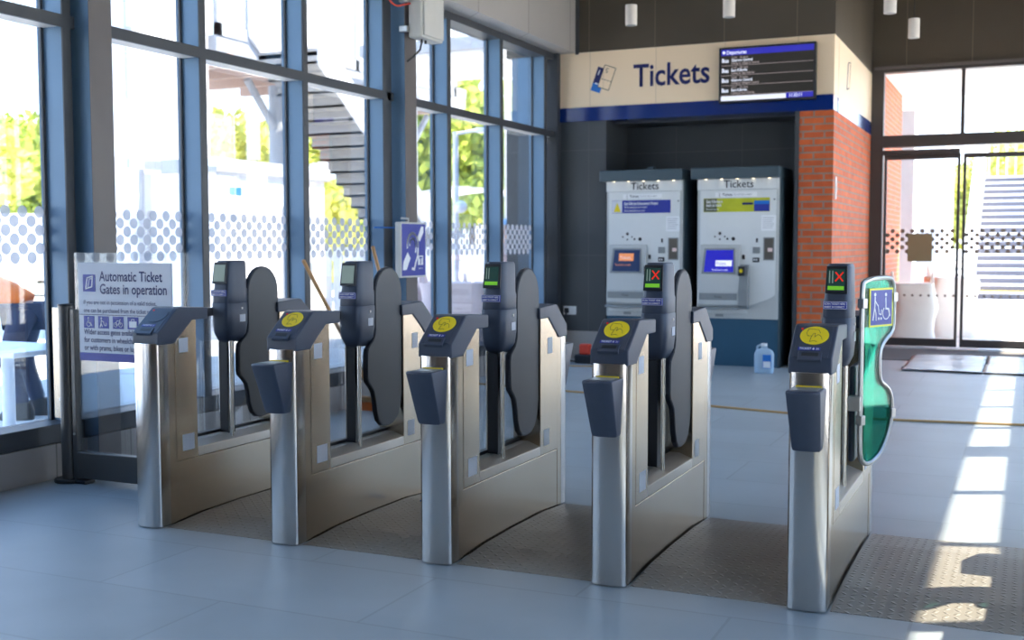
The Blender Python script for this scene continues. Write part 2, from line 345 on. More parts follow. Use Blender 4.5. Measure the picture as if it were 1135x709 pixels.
# ------------------------------------------------------------------ the setting
XL, XR, YW, YD, YB = -5.15, 1.60, 12.6, 15.73, -4.0
ZH, ZB, ZC = 3.56, 2.78, 5.0
struct(bx('floor', M['floor'], None, XL-0.25, XR+0.25, YB-0.2, YD+0.3, -0.25, 0), 'pale blue-grey concrete tile floor of the ticket hall')
struct(bx('ceiling', M['ceil'], None, XL-0.8, XR+0.36, YB-0.3, YD+0.5, ZC, ZC+0.25), 'plain ceiling above the hall')
struct(bx('trim_1', M['soffit'], None, XL-0.3, -4.86, YB, YW, ZH, ZC), 'pale panelled bulkhead above the left glazing')
bx_r = struct(bx('trim_2', M['soffit'], None, 1.3, XR+0.34, YB, YD, ZH, ZC), 'pale panelled bulkhead above the right glazing')
struct(bx('trim_3', M['mull_d'], None, -4.86, -4.82, YW-0.03, YW, ZH-0.02, ZC), 'dark edge strip where the bulkhead meets the ticket wall')
# upper dark wall, fascia, band, recess
MB_ = MB
w = MB().box(XL-0.6, -1.93, YW, YW+0.3, ZH, ZC); struct(w.build('wall_front', M['dark']), 'dark panelled wall above the cream fascia')
w = MB().box(XL-0.1, -1.931, YW-0.02, YW+0.28, ZB+0.15, ZH); struct(w.build('trim_4', M['cream']), 'cream fascia above the ticket machines')
w = MB().box(XL-0.1, -1.932, YW-0.03, YW+0.27, ZB-0.01, ZB+0.15); struct(w.build('trim_5', M['band']), 'glossy royal blue band under the cream fascia')
w = MB().box(XL-0.6, -4.487, YW, YW+0.8, 0.33, ZB-0.01); struct(w.build('wall_left', M['dark_b']), 'slate wall panel left of the machine recess')
struct(bx('trim_6', M['plinth'], None, XL-0.6, -4.487, YW-0.01, YW+0.8, 0, 0.33), 'stone plinth under the slate panel')
w = MB().box(-4.487, -2.25, YW+0.75, YW+0.9, 0, ZB-0.01); struct(w.build('wall_back', M['dark_b']), 'dark back of the machine recess')
struct(bx('trim_7', M['dark_b'], None, -4.487, -2.33, YW+0.27, YW+0.75, ZB-0.03, ZB), 'dark head of the machine recess')
# brick pillar and its return wall towards the doors
w = MB().box(-2.29, -1.93, YW, YD-0.02, 0.33, ZB-0.01); struct(w.build('wall_pillar', M['brick']), 'orange brick pillar and return wall')
struct(bx('trim_8', M['plinth'], None, -2.30, -1.92, YW-0.01, YD-0.02, 0, 0.33), 'stone plinth under the brick pillar')
struct(bx('trim_9', M['mull_d'], None, -2.335, -2.291, YW-0.01, YW+0.74, 0, ZB-0.01), 'dark metal edge trim left of the brick pillar')
w = MB().box(-2.25, -1.93, YW+0.3, YD, ZH, ZC); struct(w.build('wall_return', M['dark']), 'dark cladding above the side fascia')
w = MB().box(-2.25, -1.929, YW+0.29, YD-0.03, ZB+0.15, ZH); struct(w.build('trim_10', M['cream']), 'cream fascia on the side return')
w = MB().box(-2.25, -1.928, YW+0.28, YD-0.03, ZB-0.01, ZB+0.15); struct(w.build('trim_11', M['band']), 'blue band on the side return')
# far door wall
w = MB().box(-1.93, XR+0.3, YD, YD+0.25, 3.62, ZC); struct(w.build('wall_door', M['dark']), 'dark cladding above the entrance doors')
df = MB()
for x0, x1, z0, z1 in ((-1.93, -1.775, 0, 3.62), (-1.775, XR, 3.56, 3.62), (-1.775, XR, 2.60, 2.75), (-1.775, -0.84, 2.50, 2.56)):
    df.box(x0, x1, YD-0.04, YD+0.14, z0, z1)
for xx in (-0.84, 0.12, 1.06): df.box(xx, xx+0.045, YD-0.02, YD+0.10, 2.75, 3.56)
df.box(1.5, XR, YD-0.04, YD+0.14, 0, 3.56)
struct(df.build('trim_12', M['door_f'], bevel=0.004), 'dark bronze frame around the entrance doors')
struct(bx('trim_13', M['mull_t'], None, -1.9, XR, YD-0.05, YD, 3.60, 3.64), 'pale flashing strip over the door frame')
for i, (a, b) in enumerate(((-1.775, -0.84), (-0.795, 0.12), (0.165, 1.06))):
    struct(bx('window_%d' % (40+i), M['glass'], None, a, b, YD+0.04, YD+0.05, 2.75, 3.56), 'clear fanlight %s over the entrance doors' % ['left', 'middle', 'right'][i])
def dots(mb, o, u, v, w_, rows, pitch, r, n=12, skip=None, row=0.053):
    cols = int(w_/pitch)
    for j in range(rows):
        off = (j % 2)*pitch/2
        for i in range(cols+1):
            cx = r + i*pitch + off
            if cx + r > w_: continue
            if skip and skip(cx, j): continue
            mb.prism([(cx+r*math.cos(2*PI*k/n), j*row + r*math.sin(2*PI*k/n)) for k in range(n)], o, u, v, 0, 0.0012)
def door(idx, x0, x1, label):
    d = sempty('door_%d' % idx, label, (x0, YD+0.05, 0)); wd = x1-x0
    f = MB()
    f.box(0, 0.035, -0.025, 0.025, 0.02, 2.5); f.box(wd-0.035, wd, -0.025, 0.025, 0.02, 2.5); f.box(0.035, wd-0.035, -0.025, 0.025, 0.02, 0.12); f.box(0.035, wd-0.035, -0.025, 0.025, 2.44, 2.5)
    f.build('door_frame', M['door_f'], d, 0.004)
    bx('glass_pane', M['glass'], d, 0.035, wd-0.035, -0.006, 0.006, 0.12, 2.44)
    m = MB(); dots(m, (0.03, -0.008, 1.25), X, Z, wd-0.06, 6, 0.122, 0.028)
    for i in range(int(wd/0.1)): m.prism([(0.08+i*0.1+0.016*math.cos(k), 0.016*math.sin(k)) for k in [q*PI/5 for q in range(10)]], (0, -0.008, 0.68), X, Z, 0, 0.0012)
    m.build('etched_dots', M['dots_d'], d)
    return d
door(1, -1.76, -0.83, 'left sliding glass door leaf with rows of brown dots')
d2 = door(2, -0.795, 0.14, 'middle sliding glass door leaf with faint brown dots')

# left and right glazing, bays 1.2 m
wn_ = 0
def glazing(side):
    global wn_
    sg = -1 if side == 'left' else 1
    xi = XL+0.05 if side == 'left' else XR-0.02           # inner face
    def sx(d): return xi + sg*d*(1 if side == 'left' else 0.4)                             # d metres outwards from the inner face
    yend = YW if side == 'left' else YD
    ym = [5.06+1.2*k for k in range(-7, 7 if side == 'left' else 9)]
    ym = [y for y in ym if 0.4 < y < yend-0.05]
    ztop = ZH
    struct(MB().box(sx(-0.02), sx(0.2), YB, yend, 0, 0.20).build('wall_%s_plinth' % side, M['plinth']), 'low stone plinth under the %s glazing' % side)
    struct(MB().box(sx(0.0), sx(0.22), YB, yend, 0.20, 0.31).build('trim_%s_sill' % side, M['mull_d'], bevel=0.006), 'dark metal sill under the %s glazing' % side)
    struct(MB().box(sx(0.0), sx(0.22), YB, yend, ztop-0.07, ztop).build('trim_%s_head' % side, M['mull_d']), 'dark head rail over the %s glazing' % side)
    if side == 'right': ym = ym
    for k, y in enumerate(ym):
        c = abs(y-8.66) < 0.05
        m = MB(); m.use(M['mull']); m.box(sx(0.012), sx(0.20), y-0.03, y+0.03, 0.31, ztop-0.07)
        m.use(M['mull_d']); m.box(sx(0), sx(0.012), y-0.032, y+(0.10 if c else 0.032), 0.31, ztop-0.07)
        struct(m.build('trim_%d' % (100+wn_*3+k), None, bevel=0.002), 'blue-grey mullion of the %s glazing' % side)
    edges = [0.2]+ym+[yend]
    for k in range(len(edges)-1):
        a, b = edges[k]+0.03, edges[k+1]-0.03; wn_ += 1
        if b-a < 0.1: continue
        wq = sempty('window_%d' % wn_, 'glazed bay %d of the %s wall with a transom' % (k+1, side), (sx(0.17), a, 0)); L = b-a
        def rx(d): return sg*(d-0.17)*(1 if side == 'left' else 0.4)
        bx('glass_pane', M['glass'], wq, rx(0.165), rx(0.175), 0, L, 0.31, 2.60)
        bx('glass_pane', M['glass'], wq, rx(0.165), rx(0.175), 0, L, 2.66, ztop-0.07)
        zt0 = 2.60 if side == 'left' else 2.49; zt1 = 2.66 if side == 'left' else 2.62
        t = MB(); t.use(M['mull_d']); t.box(rx(0.0), rx(0.02), 0, L, zt0-0.005, zt1+0.005)
        t.use(M['transom']); t.box(rx(0.02), rx(0.165), 0, L, zt0, zt1); t.build('transom', None, wq)
        f = MB().box(rx(0.15), rx(0.165), 0, 0.02, 0.31, ztop-0.07).box(rx(0.15), rx(0.165), L-0.02, L, 0.31, ztop-0.07); f.build('glazing_bead', M['mull_d'], wq)
        if side == 'left' and edges[k] > 3:
            dm = MB(); dots(dm, (rx(0.162), 0.01, 1.27), Y, Z, L-0.02, 6, 0.122, 0.0355); dm.build('etched_dots', M['dots'], wq)
glazing('left'); glazing('right')
# structural columns against the glazing
for i, (y0, y1, x1) in enumerate(((5.12, 5.30, -4.99), (8.80, 9.00, -4.985))):
    m = MB(); m.use(M['mull']); m.box(XL-0.12, x1-0.004, y0, y1, 0, ZH); m.use(M['mull_t']); m.box(x1-0.004, x1, y0, y1, 0, ZH)
    struct(m.build('trim_%d' % (200+i)), 'taupe structural column by the left glazing')
struct(bx('trim_202', M['mull_d'], None, XL-0.14, XL+0.10, YW-0.10, YW, 0, ZH), 'dark corner post where glazing meets the ticket wall')
struct(bx('trim_203', M['mull'], None, XR-0.02, XR+0.1, 8.80, 9.0, 0, ZH), 'blue-grey column in the right glazing')
# hall end behind the camera; side walls added to darken the foreground
hb = MB().box(XL-0.3, XR+0.3, YB-0.2, YB, 0, ZC); struct(bx('wall_added_left', M['wood_wall'], None, XL-0.25, XL+0.08, YB, 0.2, 0.31, ZH), 'brown panelled wall added behind the viewer on the left to darken the foreground')
struct(bx('wall_added_right', M['wood_wall'], None, XR-0.04, XR+0.12, YB, 0.2, 0.31, ZH), 'brown panelled wall added behind the viewer on the right to darken the foreground')
struct(hb.build('wall_rear', M['wood_wall']), 'brown panelled end wall behind the viewer')
# unseen eave added outside the right wall to cut the floor sun strip
struct(bx('trim_204', M['grey_ext'], None, XR+0.06, XR+0.325, YB, YD-3.0, ZH+0.12, ZH+0.3), 'unseen narrow eave added outside the right glazing to trim the sun strip')
# outside ground
struct(bx('floor_outside', M['pave'], None, -90, 90, -40, 110, -0.35, -0.05), 'bright sunlit paving outside the hall')
struct(bx('wall_office', M['mull'], None, -5.685, -5.16, YW+0.02, YW+4, 0, ZC), 'blue-grey outer wall of the ticket office seen through the glass')
struct(bx('wall_outer_brick', M['brick'], None, -2.3, -1.94, YD+0.2, YD+4.0, -0.05, ZC), 'brick wall outside the entrance doors')
struct(bx('ceiling_canopy', M['white_ext'], None, -2.3, XR+0.5, YD+0.25, YD+4.5, 3.75, 3.95), 'pale canopy soffit outside the entrance doors')

# floor plates of the lanes
GX = [-3.791, -3.018, -2.247, -1.480, -0.713, 0.33]
G0 = 4.21; GL = 1.28
lanes = [(-4.62, GX[0]-0.08), (GX[0]+0.08, GX[1]-0.08), (GX[1]+0.08, GX[2]-0.08), (GX[2]+0.08, GX[3]-0.08), (GX[3]+0.08, GX[4]-0.08), (GX[4]+0.08, GX[5]-0.08)]
LT = ['to the left of the first gate beside the glass screen', 'between the first and second gates', 'between the second and third gates', 'between the third and fourth gates', 'between the fourth and fifth gates', 'right of the green wide-aisle gate, partly sunlit']
for i, (a, b) in enumerate(lanes):
    if i == 0: continue
    prof = [(0.02, 0.001), (0.30, 0.022), (0.60, 0.026), (0.98, 0.022), (1.26, 0.001)]
    m = MB(); m.prism([(0.02, 0.0)]+prof+[(1.26, 0.0)], (a, G0, 0), Y, Z, 0, b-a)
    tag(m.build('lane_plate', M['lane']), 'raised studded grey floor plate ' + LT[i], 'floor plate', 'studded lane plates')

# ------------------------------------------------------------------ ticket gates
def gate(kind, label, cross=False, pale=False, disc=True, reader=True, dark=False):
    g = thing('ticket_gate', label, 'ticket gate', (0, G0, 0), 0, 'ticket gates in a row')
    h = 0.0735; SD = M['steel_d']
    def column(y, s, nm):
        pts = [(-h, 0.06), (-h, -0.0)] + [(h*math.cos(math.radians(180+180*i/14)), 0.035*math.sin(math.radians(180+180*i/14))*0.8) for i in range(1, 14)] + [(h, 0), (h, 0.06)]
        pts = [(p[0], y + s*p[1]) for p in pts]
        MB().prism(pts, (0, 0, 0), X, Y, 0.004, 0.88).build(nm, M['steel'], g, 0.002, True)
    column(0.0, 1, 'front_column'); column(GL, -1, 'rear_column')
    # lower cabinet, pylons and the open window between them
    m = MB(); m.box(-h+0.003, h-0.003, 0.062, GL-0.062, 0.004, 0.30); m.build('lower_cabinet', SD, g, 0.002)
    bx('end_strip', M['steel_d'], g, -h+0.001, h-0.001, 0.06, 0.105, 0.004, 0.93, bevel=0.0015); bx('end_strip', M['steel_d'], g, -h+0.001, h-0.001, GL-0.105, GL-0.06, 0.004, 0.93, bevel=0.0015)
    m = MB(); m.prism([(0.108, 0.304), (0.262, 0.304), (0.262, 0.99), (0.20, 0.99), (0.108, 0.87)], (-h, 0, 0), Y, Z, 0, 2*h); m.build('front_pylon', SD, g, 0.002)
    m = MB(); m.prism([(0.950, 0.304), (GL-0.108, 0.304), (GL-0.108, 0.87), (1.08, 0.99), (0.950, 0.99)], (-h, 0, 0), Y, Z, 0, 2*h); m.build('rear_pylon', SD, g, 0.002)
    m = MB(); m.prism([(-h, 0.304), (h, 0.304), (h, 0.348), (0.01, 0.372), (-h, 0.372)], (0, 0.262, 0), X, Z, 0, -0.688); m.build('ledge', M['satin'], g, 0.002)
    bx('glass_infill', M['glass_t'], g, -0.055, -0.047, 0.262, 0.95, 0.372, 0.985)
    m = MB(); m.box(-0.065, -0.037, 0.262, 0.95, 0.372, 0.386); m.build('glazing_channel', M['black'], g)
    m = MB(); m.box(-0.062, -0.030, 0.345, 0.95, 0.978, 1.022); m.build('top_rail', M['steel_b'], g, 0.003)
    # heads
    for s, y0, nm in ((1, 0, 'front_head'), (-1, GL, 'rear_head')):
        hp = [(-0.012, 0.872), (0.085, 0.872), (0.345, 0.985), (0.345, 1.032), (0.335, 1.040), (0.140, 1.045), (-0.012, 0.925)]
        hp = [(y0+s*p[0], p[1]) for p in ([(-0.012, 0.872), (0.098, 0.872), (0.235, 0.978), (0.348, 0.978), (0.348, 1.034), (0.145, 1.044), (0.125, 1.040), (-0.012, 0.930)])]
        hd = MB().prism(hp, (-h-0.005, 0, 0), Y, Z, 0, 2*h+0.01).build(nm, M['charcoal'], g, 0.006, seg=3)
        # sloping face frame
        o = Vector((0, y0+s*(-0.012), 0.930)); vv = Vector((0, s*0.137, 0.110)); ln = vv.length; vv.normalize(); uu = X*s; nn = uu.cross(vv)
        def P(a, c): return o + uu*a + vv*c
        MB().prism([(-0.062, 0.004), (0.062, 0.004), (0.062, ln-0.004), (-0.062, ln-0.004)], o, uu, vv, -0.001, 0.002).build('face_plate', M['charcoal'], hd, 0.001)
        dc = P(0.0, 0.118)
        de = MB().prism([(0.052*math.cos(2*PI*i/28), 0.048*math.sin(2*PI*i/28)) for i in range(28)], dc, uu, vv, 0.002, 0.0045).build('touch_disc', M['yellow'] if disc else M['charcoal'], hd)
        if disc:
            k = MB(); q = dict(o=dc+nn*0.0045, u=uu, v=vv, t=0.001)
            stroke(k, [(-0.03, 0.012), (-0.024, 0.034), (0.012, 0.030), (0.020, 0.012)], 0.0015, **q)
            stroke(k, [(-0.03, 0.012), (-0.024, -0.004), (-0.008, -0.004)], 0.0015, **q)
            stroke(k, [(-0.014, -0.034), (-0.010, -0.008), (-0.004, 0.010), (0.002, 0.009), (0.002, -0.010), (0.012, 0.004), (0.020, 0.000), (0.026, -0.008), (0.030, -0.022)], 0.0015, **q)
            stroke(k, [(-0.014, -0.034), (0.004, -0.030), (0.012, -0.034)], 0.0015, **q)
            k.build('hand_drawing', M['line'], de)
        MB().prism([(-0.050, 0.040), (0.030, 0.040), (0.030, 0.056), (-0.050, 0.056)], o, uu, vv, 0.002, 0.003).build('ticket_label', M['blue_lab'], hd)
        text('label_text', 'TICKET', 0.0145, M['white'], hd, P(-0.045, 0.0435)+nn*0.003, uu, vv, 'LEFT', 0.0003, 0.9, 0.0006)
        k = MB(); stroke(k, [(0.006, 0.053), (0.006, 0.046)], 0.0028, o+nn*0.003, uu, vv, 0.001); k.prism([(0.001, 0.047), (0.011, 0.047), (0.006, 0.0425)], o+nn*0.003, uu, vv, 0.0003, 0.001); k.build('arrow_mark', M['white'], hd)
        text('label_text', '21', 0.0125, M['white'], hd, P(0.015, 0.0435)+nn*0.003, uu, vv, 'LEFT', 0.0002, 0.9, 0.0006)
        k = MB().prism([(-0.045, -0.012), (0.040, -0.012), (0.040, 0.030), (-0.045, 0.030)], o, uu, vv, -0.008, 0.007); k.build('slot_surround', M['charcoal'], hd, 0.002)
        MB().prism([(-0.032, 0.006), (0.028, 0.006), (0.028, 0.023), (-0.032, 0.023)], o, uu, vv, 0.003, 0.0078).build('ticket_slot', M['black'], hd)
        MB().prism([(-0.052, 0.150), (-0.045, 0.150), (-0.045, 0.157), (-0.052, 0.157)], o, uu, vv, 0.002, 0.004).build('indicator_light', M['scr_r'], hd)
    # hanging card readers
    if reader:
        for s, y0, nm in ((1, 0, 'card_reader'), (-1, GL, 'rear_card_reader')):
            v = []
            for z, d, wx in ((0.600, -0.062, 0.048), (0.612, -0.068, 0.052), (0.820, -0.150, 0.061), (0.826, -0.146, 0.059)):
                for a, c in ((-wx, d), (-wx*0.55, d-0.010), (wx*0.55, d-0.010), (wx, d), (wx, 0.004), (-wx, 0.004)): v.append((a*1.0, y0+s*c, z))
            fs = [(5, 4, 3, 2, 1, 0), (18, 19, 20, 21, 22, 23)]
            for i in range(3):
                for j in range(6): fs.append((i*6+j, i*6+(j+1) % 6, (i+1)*6+(j+1) % 6, (i+1)*6+j))
            b = MB().verts_faces(v, fs).build(nm, M['charcoal'], g, 0.003, True)
            MB().box(-0.046, 0.046, y0-s*0.128, y0-s*0.036, 0.826, 0.8285).build('reader_window', M['glass_t'] if False else M['mach_d'], b, 0.001)
            MB().box(-0.046, 0.046, y0-s*0.036, y0-s*0.024, 0.826, 0.832).build('yellow_strip', M['yellow'], b)
    # display pod on its posts
    PX, PY = 0.008, 0.612
    pd = MB().loft([(z_, PX+q_*0.001, PY+q_*0.004, hx_, hy_) for z_, q_, hx_, hy_ in ((0.842, 0, 0.028, 0.050), (0.850, 0, 0.040, 0.066), (0.885, 0, 0.055, 0.083), (0.940, 0, 0.060, 0.090), (1.040, 0, 0.061, 0.091), (1.045, 0, 0.058, 0.088), (1.048, 0, 0.059, 0.089),
                    (1.110, 1, 0.058, 0.086), (1.120, 1, 0.055, 0.083), (1.190, 2, 0.052, 0.078), (1.250, 3, 0.049, 0.074), (1.262, 3, 0.044, 0.068))], 32, 0.42).build('display_pod', M['charcoal'], g, 0, True)
    so = Vector((PX, PY-0.083, 1.155)); sv = Vector((0, 0.016, 0.10)).normalized()
    MB().prism([(-0.044, -0.012), (0.044, -0.012), (0.041, 0.100), (-0.041, 0.100)], so, X, sv, -0.004, 0.0035).build('screen_bezel', M['black'], pd, 0.002)
    sc = MB().prism([(-0.036, 0.0), (0.032, 0.0), (0.032, 0.086), (-0.036, 0.086)], so, X, sv, 0.0035, 0.0045).build('screen', M['scr_pale'] if pale else M['scr_pod'], pd)  # pale variant paints a whitish reflection into the screen colour
    MB().prism([(-0.034, 0.002), (0.030, 0.002), (0.030, 0.018), (-0.034, 0.018)], so, X, sv, 0.0045, 0.0055).build('green_strip', M['scr_pale'] if pale else M['scr_g'], sc)
    if cross:
        k = MB(); c1 = so+Vector((0, -0.005, 0)); stroke(k, [(-0.004, 0.040), (0.024, 0.074)], 0.006, c1, X, sv, 0.001); stroke(k, [(-0.004, 0.074), (0.024, 0.040)], 0.006, c1, X, sv, 0.001); k.build('red_cross', M['scr_r'], sc)
    if not pale:
        k = MB()
        for a in (-0.030, -0.018): k.prism([(a, 0.03), (a+0.005, 0.03), (a+0.004, 0.08), (a, 0.08)], so, X, sv, 0.0045, 0.0055)
        k.build('display_marks', M['scr_pale'], sc)
    lo = Vector((PX, PY-0.0865, 1.082))
    MB().prism([(-0.050, -0.002), (0.044, -0.002), (0.044, 0.030), (-0.050, 0.030)], lo, X, Z, -0.004, 0.003).build('pod_label', M['blue_lab'], pd)
    k = MB(); stroke(k, [(-0.048, 0.0), (0.042, 0.0), (0.042, 0.028), (-0.048, 0.028)], 0.0012, lo+Vector((0, -0.003, 0)), X, Z, 0.0008, True); k.build('label_border', M['white'], pd)
    text('label_text', 'SCAN TICKET HERE', 0.0105, M['white'], pd, lo+Vector((-0.045, -0.003, 0.0165)), X, Z, 'LEFT', 0.0002, 0.88, 0.0006)
    text('label_text', 'INSERT IN CORRECT', 0.0105, M['white'], pd, lo+Vector((-0.045, -0.003, 0.004)), X, Z, 'LEFT', 0.0002, 0.81, 0.0006)
    MB().prism([(-0.035, 0), (0.010, 0), (0.010, 0.038), (-0.035, 0.038)], (PX+0.0595, PY+0.035, 0.945), Y, Z, 0.0, 0.003).build('sticker', M['sticker'], pd)
    MB().cyl((PX+0.058, PY+0.02, 1.015), (PX+0.0635, PY+0.02, 1.015), 0.006).build('screw_cap', M['rail'], pd)
    bx('pod_post', M['black'], g, PX-0.040, PX+0.012, PY-0.045, PY+0.01, 0.366, 0.846)
    MB().cyl((PX+0.036, PY-0.045, 0.352), (PX+0.036, PY-0.045, 0.85), 0.010).build('steel_rod', M['steel_b'], g, 0, True)
    MB().cyl((PX-0.050, PY-0.030, 0.372), (PX-0.050, PY-0.030, 0.85), 0.006).build('steel_rod', M['steel_b'], g, 0, True)
    # paddle
    if kind == 'narrow':
        A = [(0.810+0.135*math.cos(math.radians(a)), 1.095+0.135*math.sin(math.radians(a))) for a in range(0, 181, 15)]
        A += [(0.675, 0.92), (0.668, 0.89), (0.650, 0.865), (0.600, 0.83), (0.592, 0.80), (0.592, 0.69), (0.600, 0.665), (0.630, 0.640), (0.655, 0.615), (0.668, 0.57), (0.678, 0.51), (0.700, 0.46), (0.735, 0.432), (0.790, 0.425), (0.850, 0.432), (0.895, 0.46), (0.925, 0.51), (0.940, 0.58)]
        p = MB().prism(A, (0.040, 0.012, 0), Y, Z, 0, 0.022).build('paddle', M['paddle_edge'], g, 0.004, seg=3)
        cx, cy = 0.79, 0.83
        B = [(cx+(a[0]-cx)*0.955, cy+(a[1]-cy)*0.985) for a in A]
        MB().prism(B, (0.062, 0.012, 0), Y, Z, -0.001, 0.003).build('paddle_face', M['paddle'], p, 0.002)
    else:
        wv = Vector((0.10, 0.22, 0)); ww = wv.length; wu = wv.normalized(); o = Vector((0.096, 0.63, 0))
        F = [(0.04, 1.225), (0.82, 1.235), (0.95, 1.215), (1.0, 1.17), (1.0, 1.03), (0.96, 0.985), (0.74, 0.955), (0.60, 0.92), (0.56, 0.87), (0.56, 0.80), (0.62, 0.765), (0.84, 0.74), (0.97, 0.70), (1.0, 0.65), (0.97, 0.56), (0.70, 0.45), (0.34, 0.405), (0.10, 0.415), (0.0, 0.46), (0.0, 0.70), (0.0, 1.00), (0.0, 1.19)]
        # round the outline with one pass of corner cutting
        for _ in range(2):
            F = [q for i in range(len(F)) for q in ((F[i][0]*0.75+F[(i+1) % len(F)][0]*0.25, F[i][1]*0.75+F[(i+1) % len(F)][1]*0.25), (F[i][0]*0.25+F[(i+1) % len(F)][0]*0.75, F[i][1]*0.25+F[(i+1) % len(F)][1]*0.75))]
        F = [(a*ww, 0.43+(b-0.405)*0.934) for a, b in F]
        p = MB().prism(F, o, wu, Z, -0.004, 0.004).build('green_glass_leaf', M['glass_g'], g)
        MB().tube([o+wu*a+Z*b for a, b in F], 0.0105, 8, True).build('tube_frame', M['rail'], g, 0, True)
        sgn = MB().prism([(0.045, 1.000), (0.225, 1.000), (0.225, 1.160), (0.045, 1.160)], o, wu, Z, 0.004, 0.007).build('access_sign', M['yellow_sign'], g)
        MB().prism([(0.054, 1.008), (0.216, 1.008), (0.216, 1.152), (0.054, 1.152)], o, wu, Z, 0.007, 0.0078).build('blue_field', M['blue_lab'], sgn)
        k = MB(); q = dict(o=o+wu.cross(Z)*0.0078, u=wu, v=Z, t=0.001)
        def SH(pts, dx=0, dz=0, f=1.0): return [(0.054+dx+a*f, 1.010+dz+b*f) for a, b in pts]
        k.prism(SH(arc(0.030, 0.124, 0.008, 0, 360, 12)[:-1]), q['o'], wu, Z, 0.0003, 0.001)
        stroke(k, SH([(0.030, 0.112), (0.028, 0.070), (0.016, 0.020)]), 0.008, **q); stroke(k, SH([(0.028, 0.072), (0.038, 0.045), (0.040, 0.018)]), 0.006, **q); stroke(k, SH([(0.030, 0.100), (0.052, 0.078)]), 0.005, **q)
        stroke(k, SH([(0.054, 0.080), (0.062, 0.044), (0.078, 0.040), (0.080, 0.060)]), 0.005, **q)
        for cx in (0.060, 0.078): k.prism(SH(arc(cx, 0.024, 0.006, 0, 360, 10)[:-1]), q['o'], wu, Z, 0.0003, 0.001)
        k.prism(SH(arc(0.112, 0.122, 0.008, 0, 360, 12)[:-1]), q['o'], wu, Z, 0.0003, 0.001)
        stroke(k, SH([(0.112, 0.108), (0.114, 0.064), (0.134, 0.062), (0.144, 0.034)]), 0.008, **q); stroke(k, SH(arc(0.116, 0.046, 0.026, 130, 400, 16)), 0.005, **q)
        k.build('access_symbols', M['white'], sgn)
        for a, b in ((0.004, 1.10), (0.004, 0.62), (ww-0.004, 1.12), (ww-0.004, 0.63)):
            c = o+wu*a+Z*b; MB().prism([(-0.016, -0.02), (0.016, -0.02), (0.016, 0.02), (-0.016, 0.02)], c, wu, Z, -0.014, 0.014).build('glass_clamp', M['rail'], g, 0.003)
        bx('paddle', M['charcoal'], g, 0.046, 0.072, 0.66, 0.90, 0.44, 0.84, bevel=0.01)
        bx('pivot_bracket', M['rail'], g, 0.05, 0.10, 0.600, 0.66, 0.66, 0.72, bevel=0.004)
    for y0, z0, y1, z1 in ((0.135, 0.825, 0.200, 0.895), (0.150, 0.345, 0.235, 0.425), (1.04, 0.80, 1.10, 0.88), (0.99, 0.345, 1.06, 0.425)):
        bx('square_sticker', M['sticker'], g, h-0.0005, h+0.0012, y0, y1, z0, z1)
    return g
LB = ['leftmost steel ticket gate beside the glass screen, without a yellow disc or card reader',
      'second steel ticket gate from the left with black paddle and painted pale reflection on display',
      'middle steel ticket gate, third from the left, with grey paddle and green pod display',
      'fourth steel ticket gate from the left with a red cross display, before the ticket machines',
      'fifth steel ticket gate with green glass wheelchair paddle, right of the others']
KW = [dict(kind='narrow', pale=True, disc=False, reader=False), dict(kind='narrow', pale=True), dict(kind='narrow'), dict(kind='narrow', cross=True), dict(kind='wide', cross=True)]
for i in range(5):
    g = gate(label=LB[i], **KW[i]); g.location.x = GX[i]
g6 = dup(g); g6.location = (0.50, G0+GL, 0); g6.rotation_euler.z = PI; g6['label'] = 'sixth wide-aisle gate at the far right end of the row, right of the sunlit plate'

# ------------------------------------------------------------------ screen with the notice
s = thing('glass_screen', 'framed glass screen on a bronze post left of the first gate', 'screen', (-4.95, 4.85, 0))
MB().cyl((0, 0, 0.012), (0, 0, 1.0), 0.042, n=24).build('post', M['post'], s, 0, True)
MB().cyl((0, 0, 1.0), (0, 0, 1.012), 0.044, n=24).build('post_cap', M['black'], s, 0.003, True)
MB().cyl((0, 0, 0), (0, 0, 0.022), 0.085, n=28).build('base_plate', M['black'], s, 0.004, True)
bx('base_plate', M['black'], s, 0.0, 0.15, -0.04, 0.04, 0, 0.02, bevel=0.004)
bx('side_stile', M['post'], s, 0.048, 0.078, -0.02, 0.02, 0.012, 0.985, bevel=0.003)
bx('bottom_rail', M['post'], s, 0.078, 1.0, -0.022, 0.022, 0.03, 0.18, bevel=0.004)
bx('glass_pane', M['glass_t'], s, 0.078, 0.875, -0.005, 0.005, 0.18, 1.30)
bx('infill_plate', M['steel_d'], s, -0.10, -0.044, -0.004, 0.004, 0.36, 0.99, bevel=0.002)
for z in (0.47, 0.87): MB().cyl((-0.05, -0.012, z), (-0.05, 0.0, z), 0.008).build('bolt', M['rail'], s)
MB().cyl((0.063, -0.026, 0.28), (0.063, -0.02, 0.28), 0.007).build('bolt', M['rail'], s)
nw, nh = 0.66, 0.545
nb = thing('notice_board', 'white notice reading Automatic Ticket Gates in operation, fixed to the glass screen', 'sign', (-4.835, 4.836, 0.70))
bx('panel', M['sticker'], nb, 0, nw, -0.002, 0.004, 0.045, nh)
bx('blue_footer', M['blue_lab'], nb, 0, nw, -0.002, 0.004, 0.0, 0.045)
to = Vector((0, -0.002, 0))
text('heading', 'Automatic Ticket', 0.078, M['navy'], nb, to+Vector((0.155, 0, 0.445)), X, Z, 'LEFT', 0.0012, 0.80)
text('heading', 'Gates in operation', 0.078, M['navy'], nb, to+Vector((0.155, 0, 0.375)), X, Z, 'LEFT', 0.0012, 0.80)
text('body_text', 'If you are not in possession of a valid ticket,', 0.034, M['navy'], nb, to+Vector((0.035, 0, 0.315)), X, Z, 'LEFT', 0, 0.86)
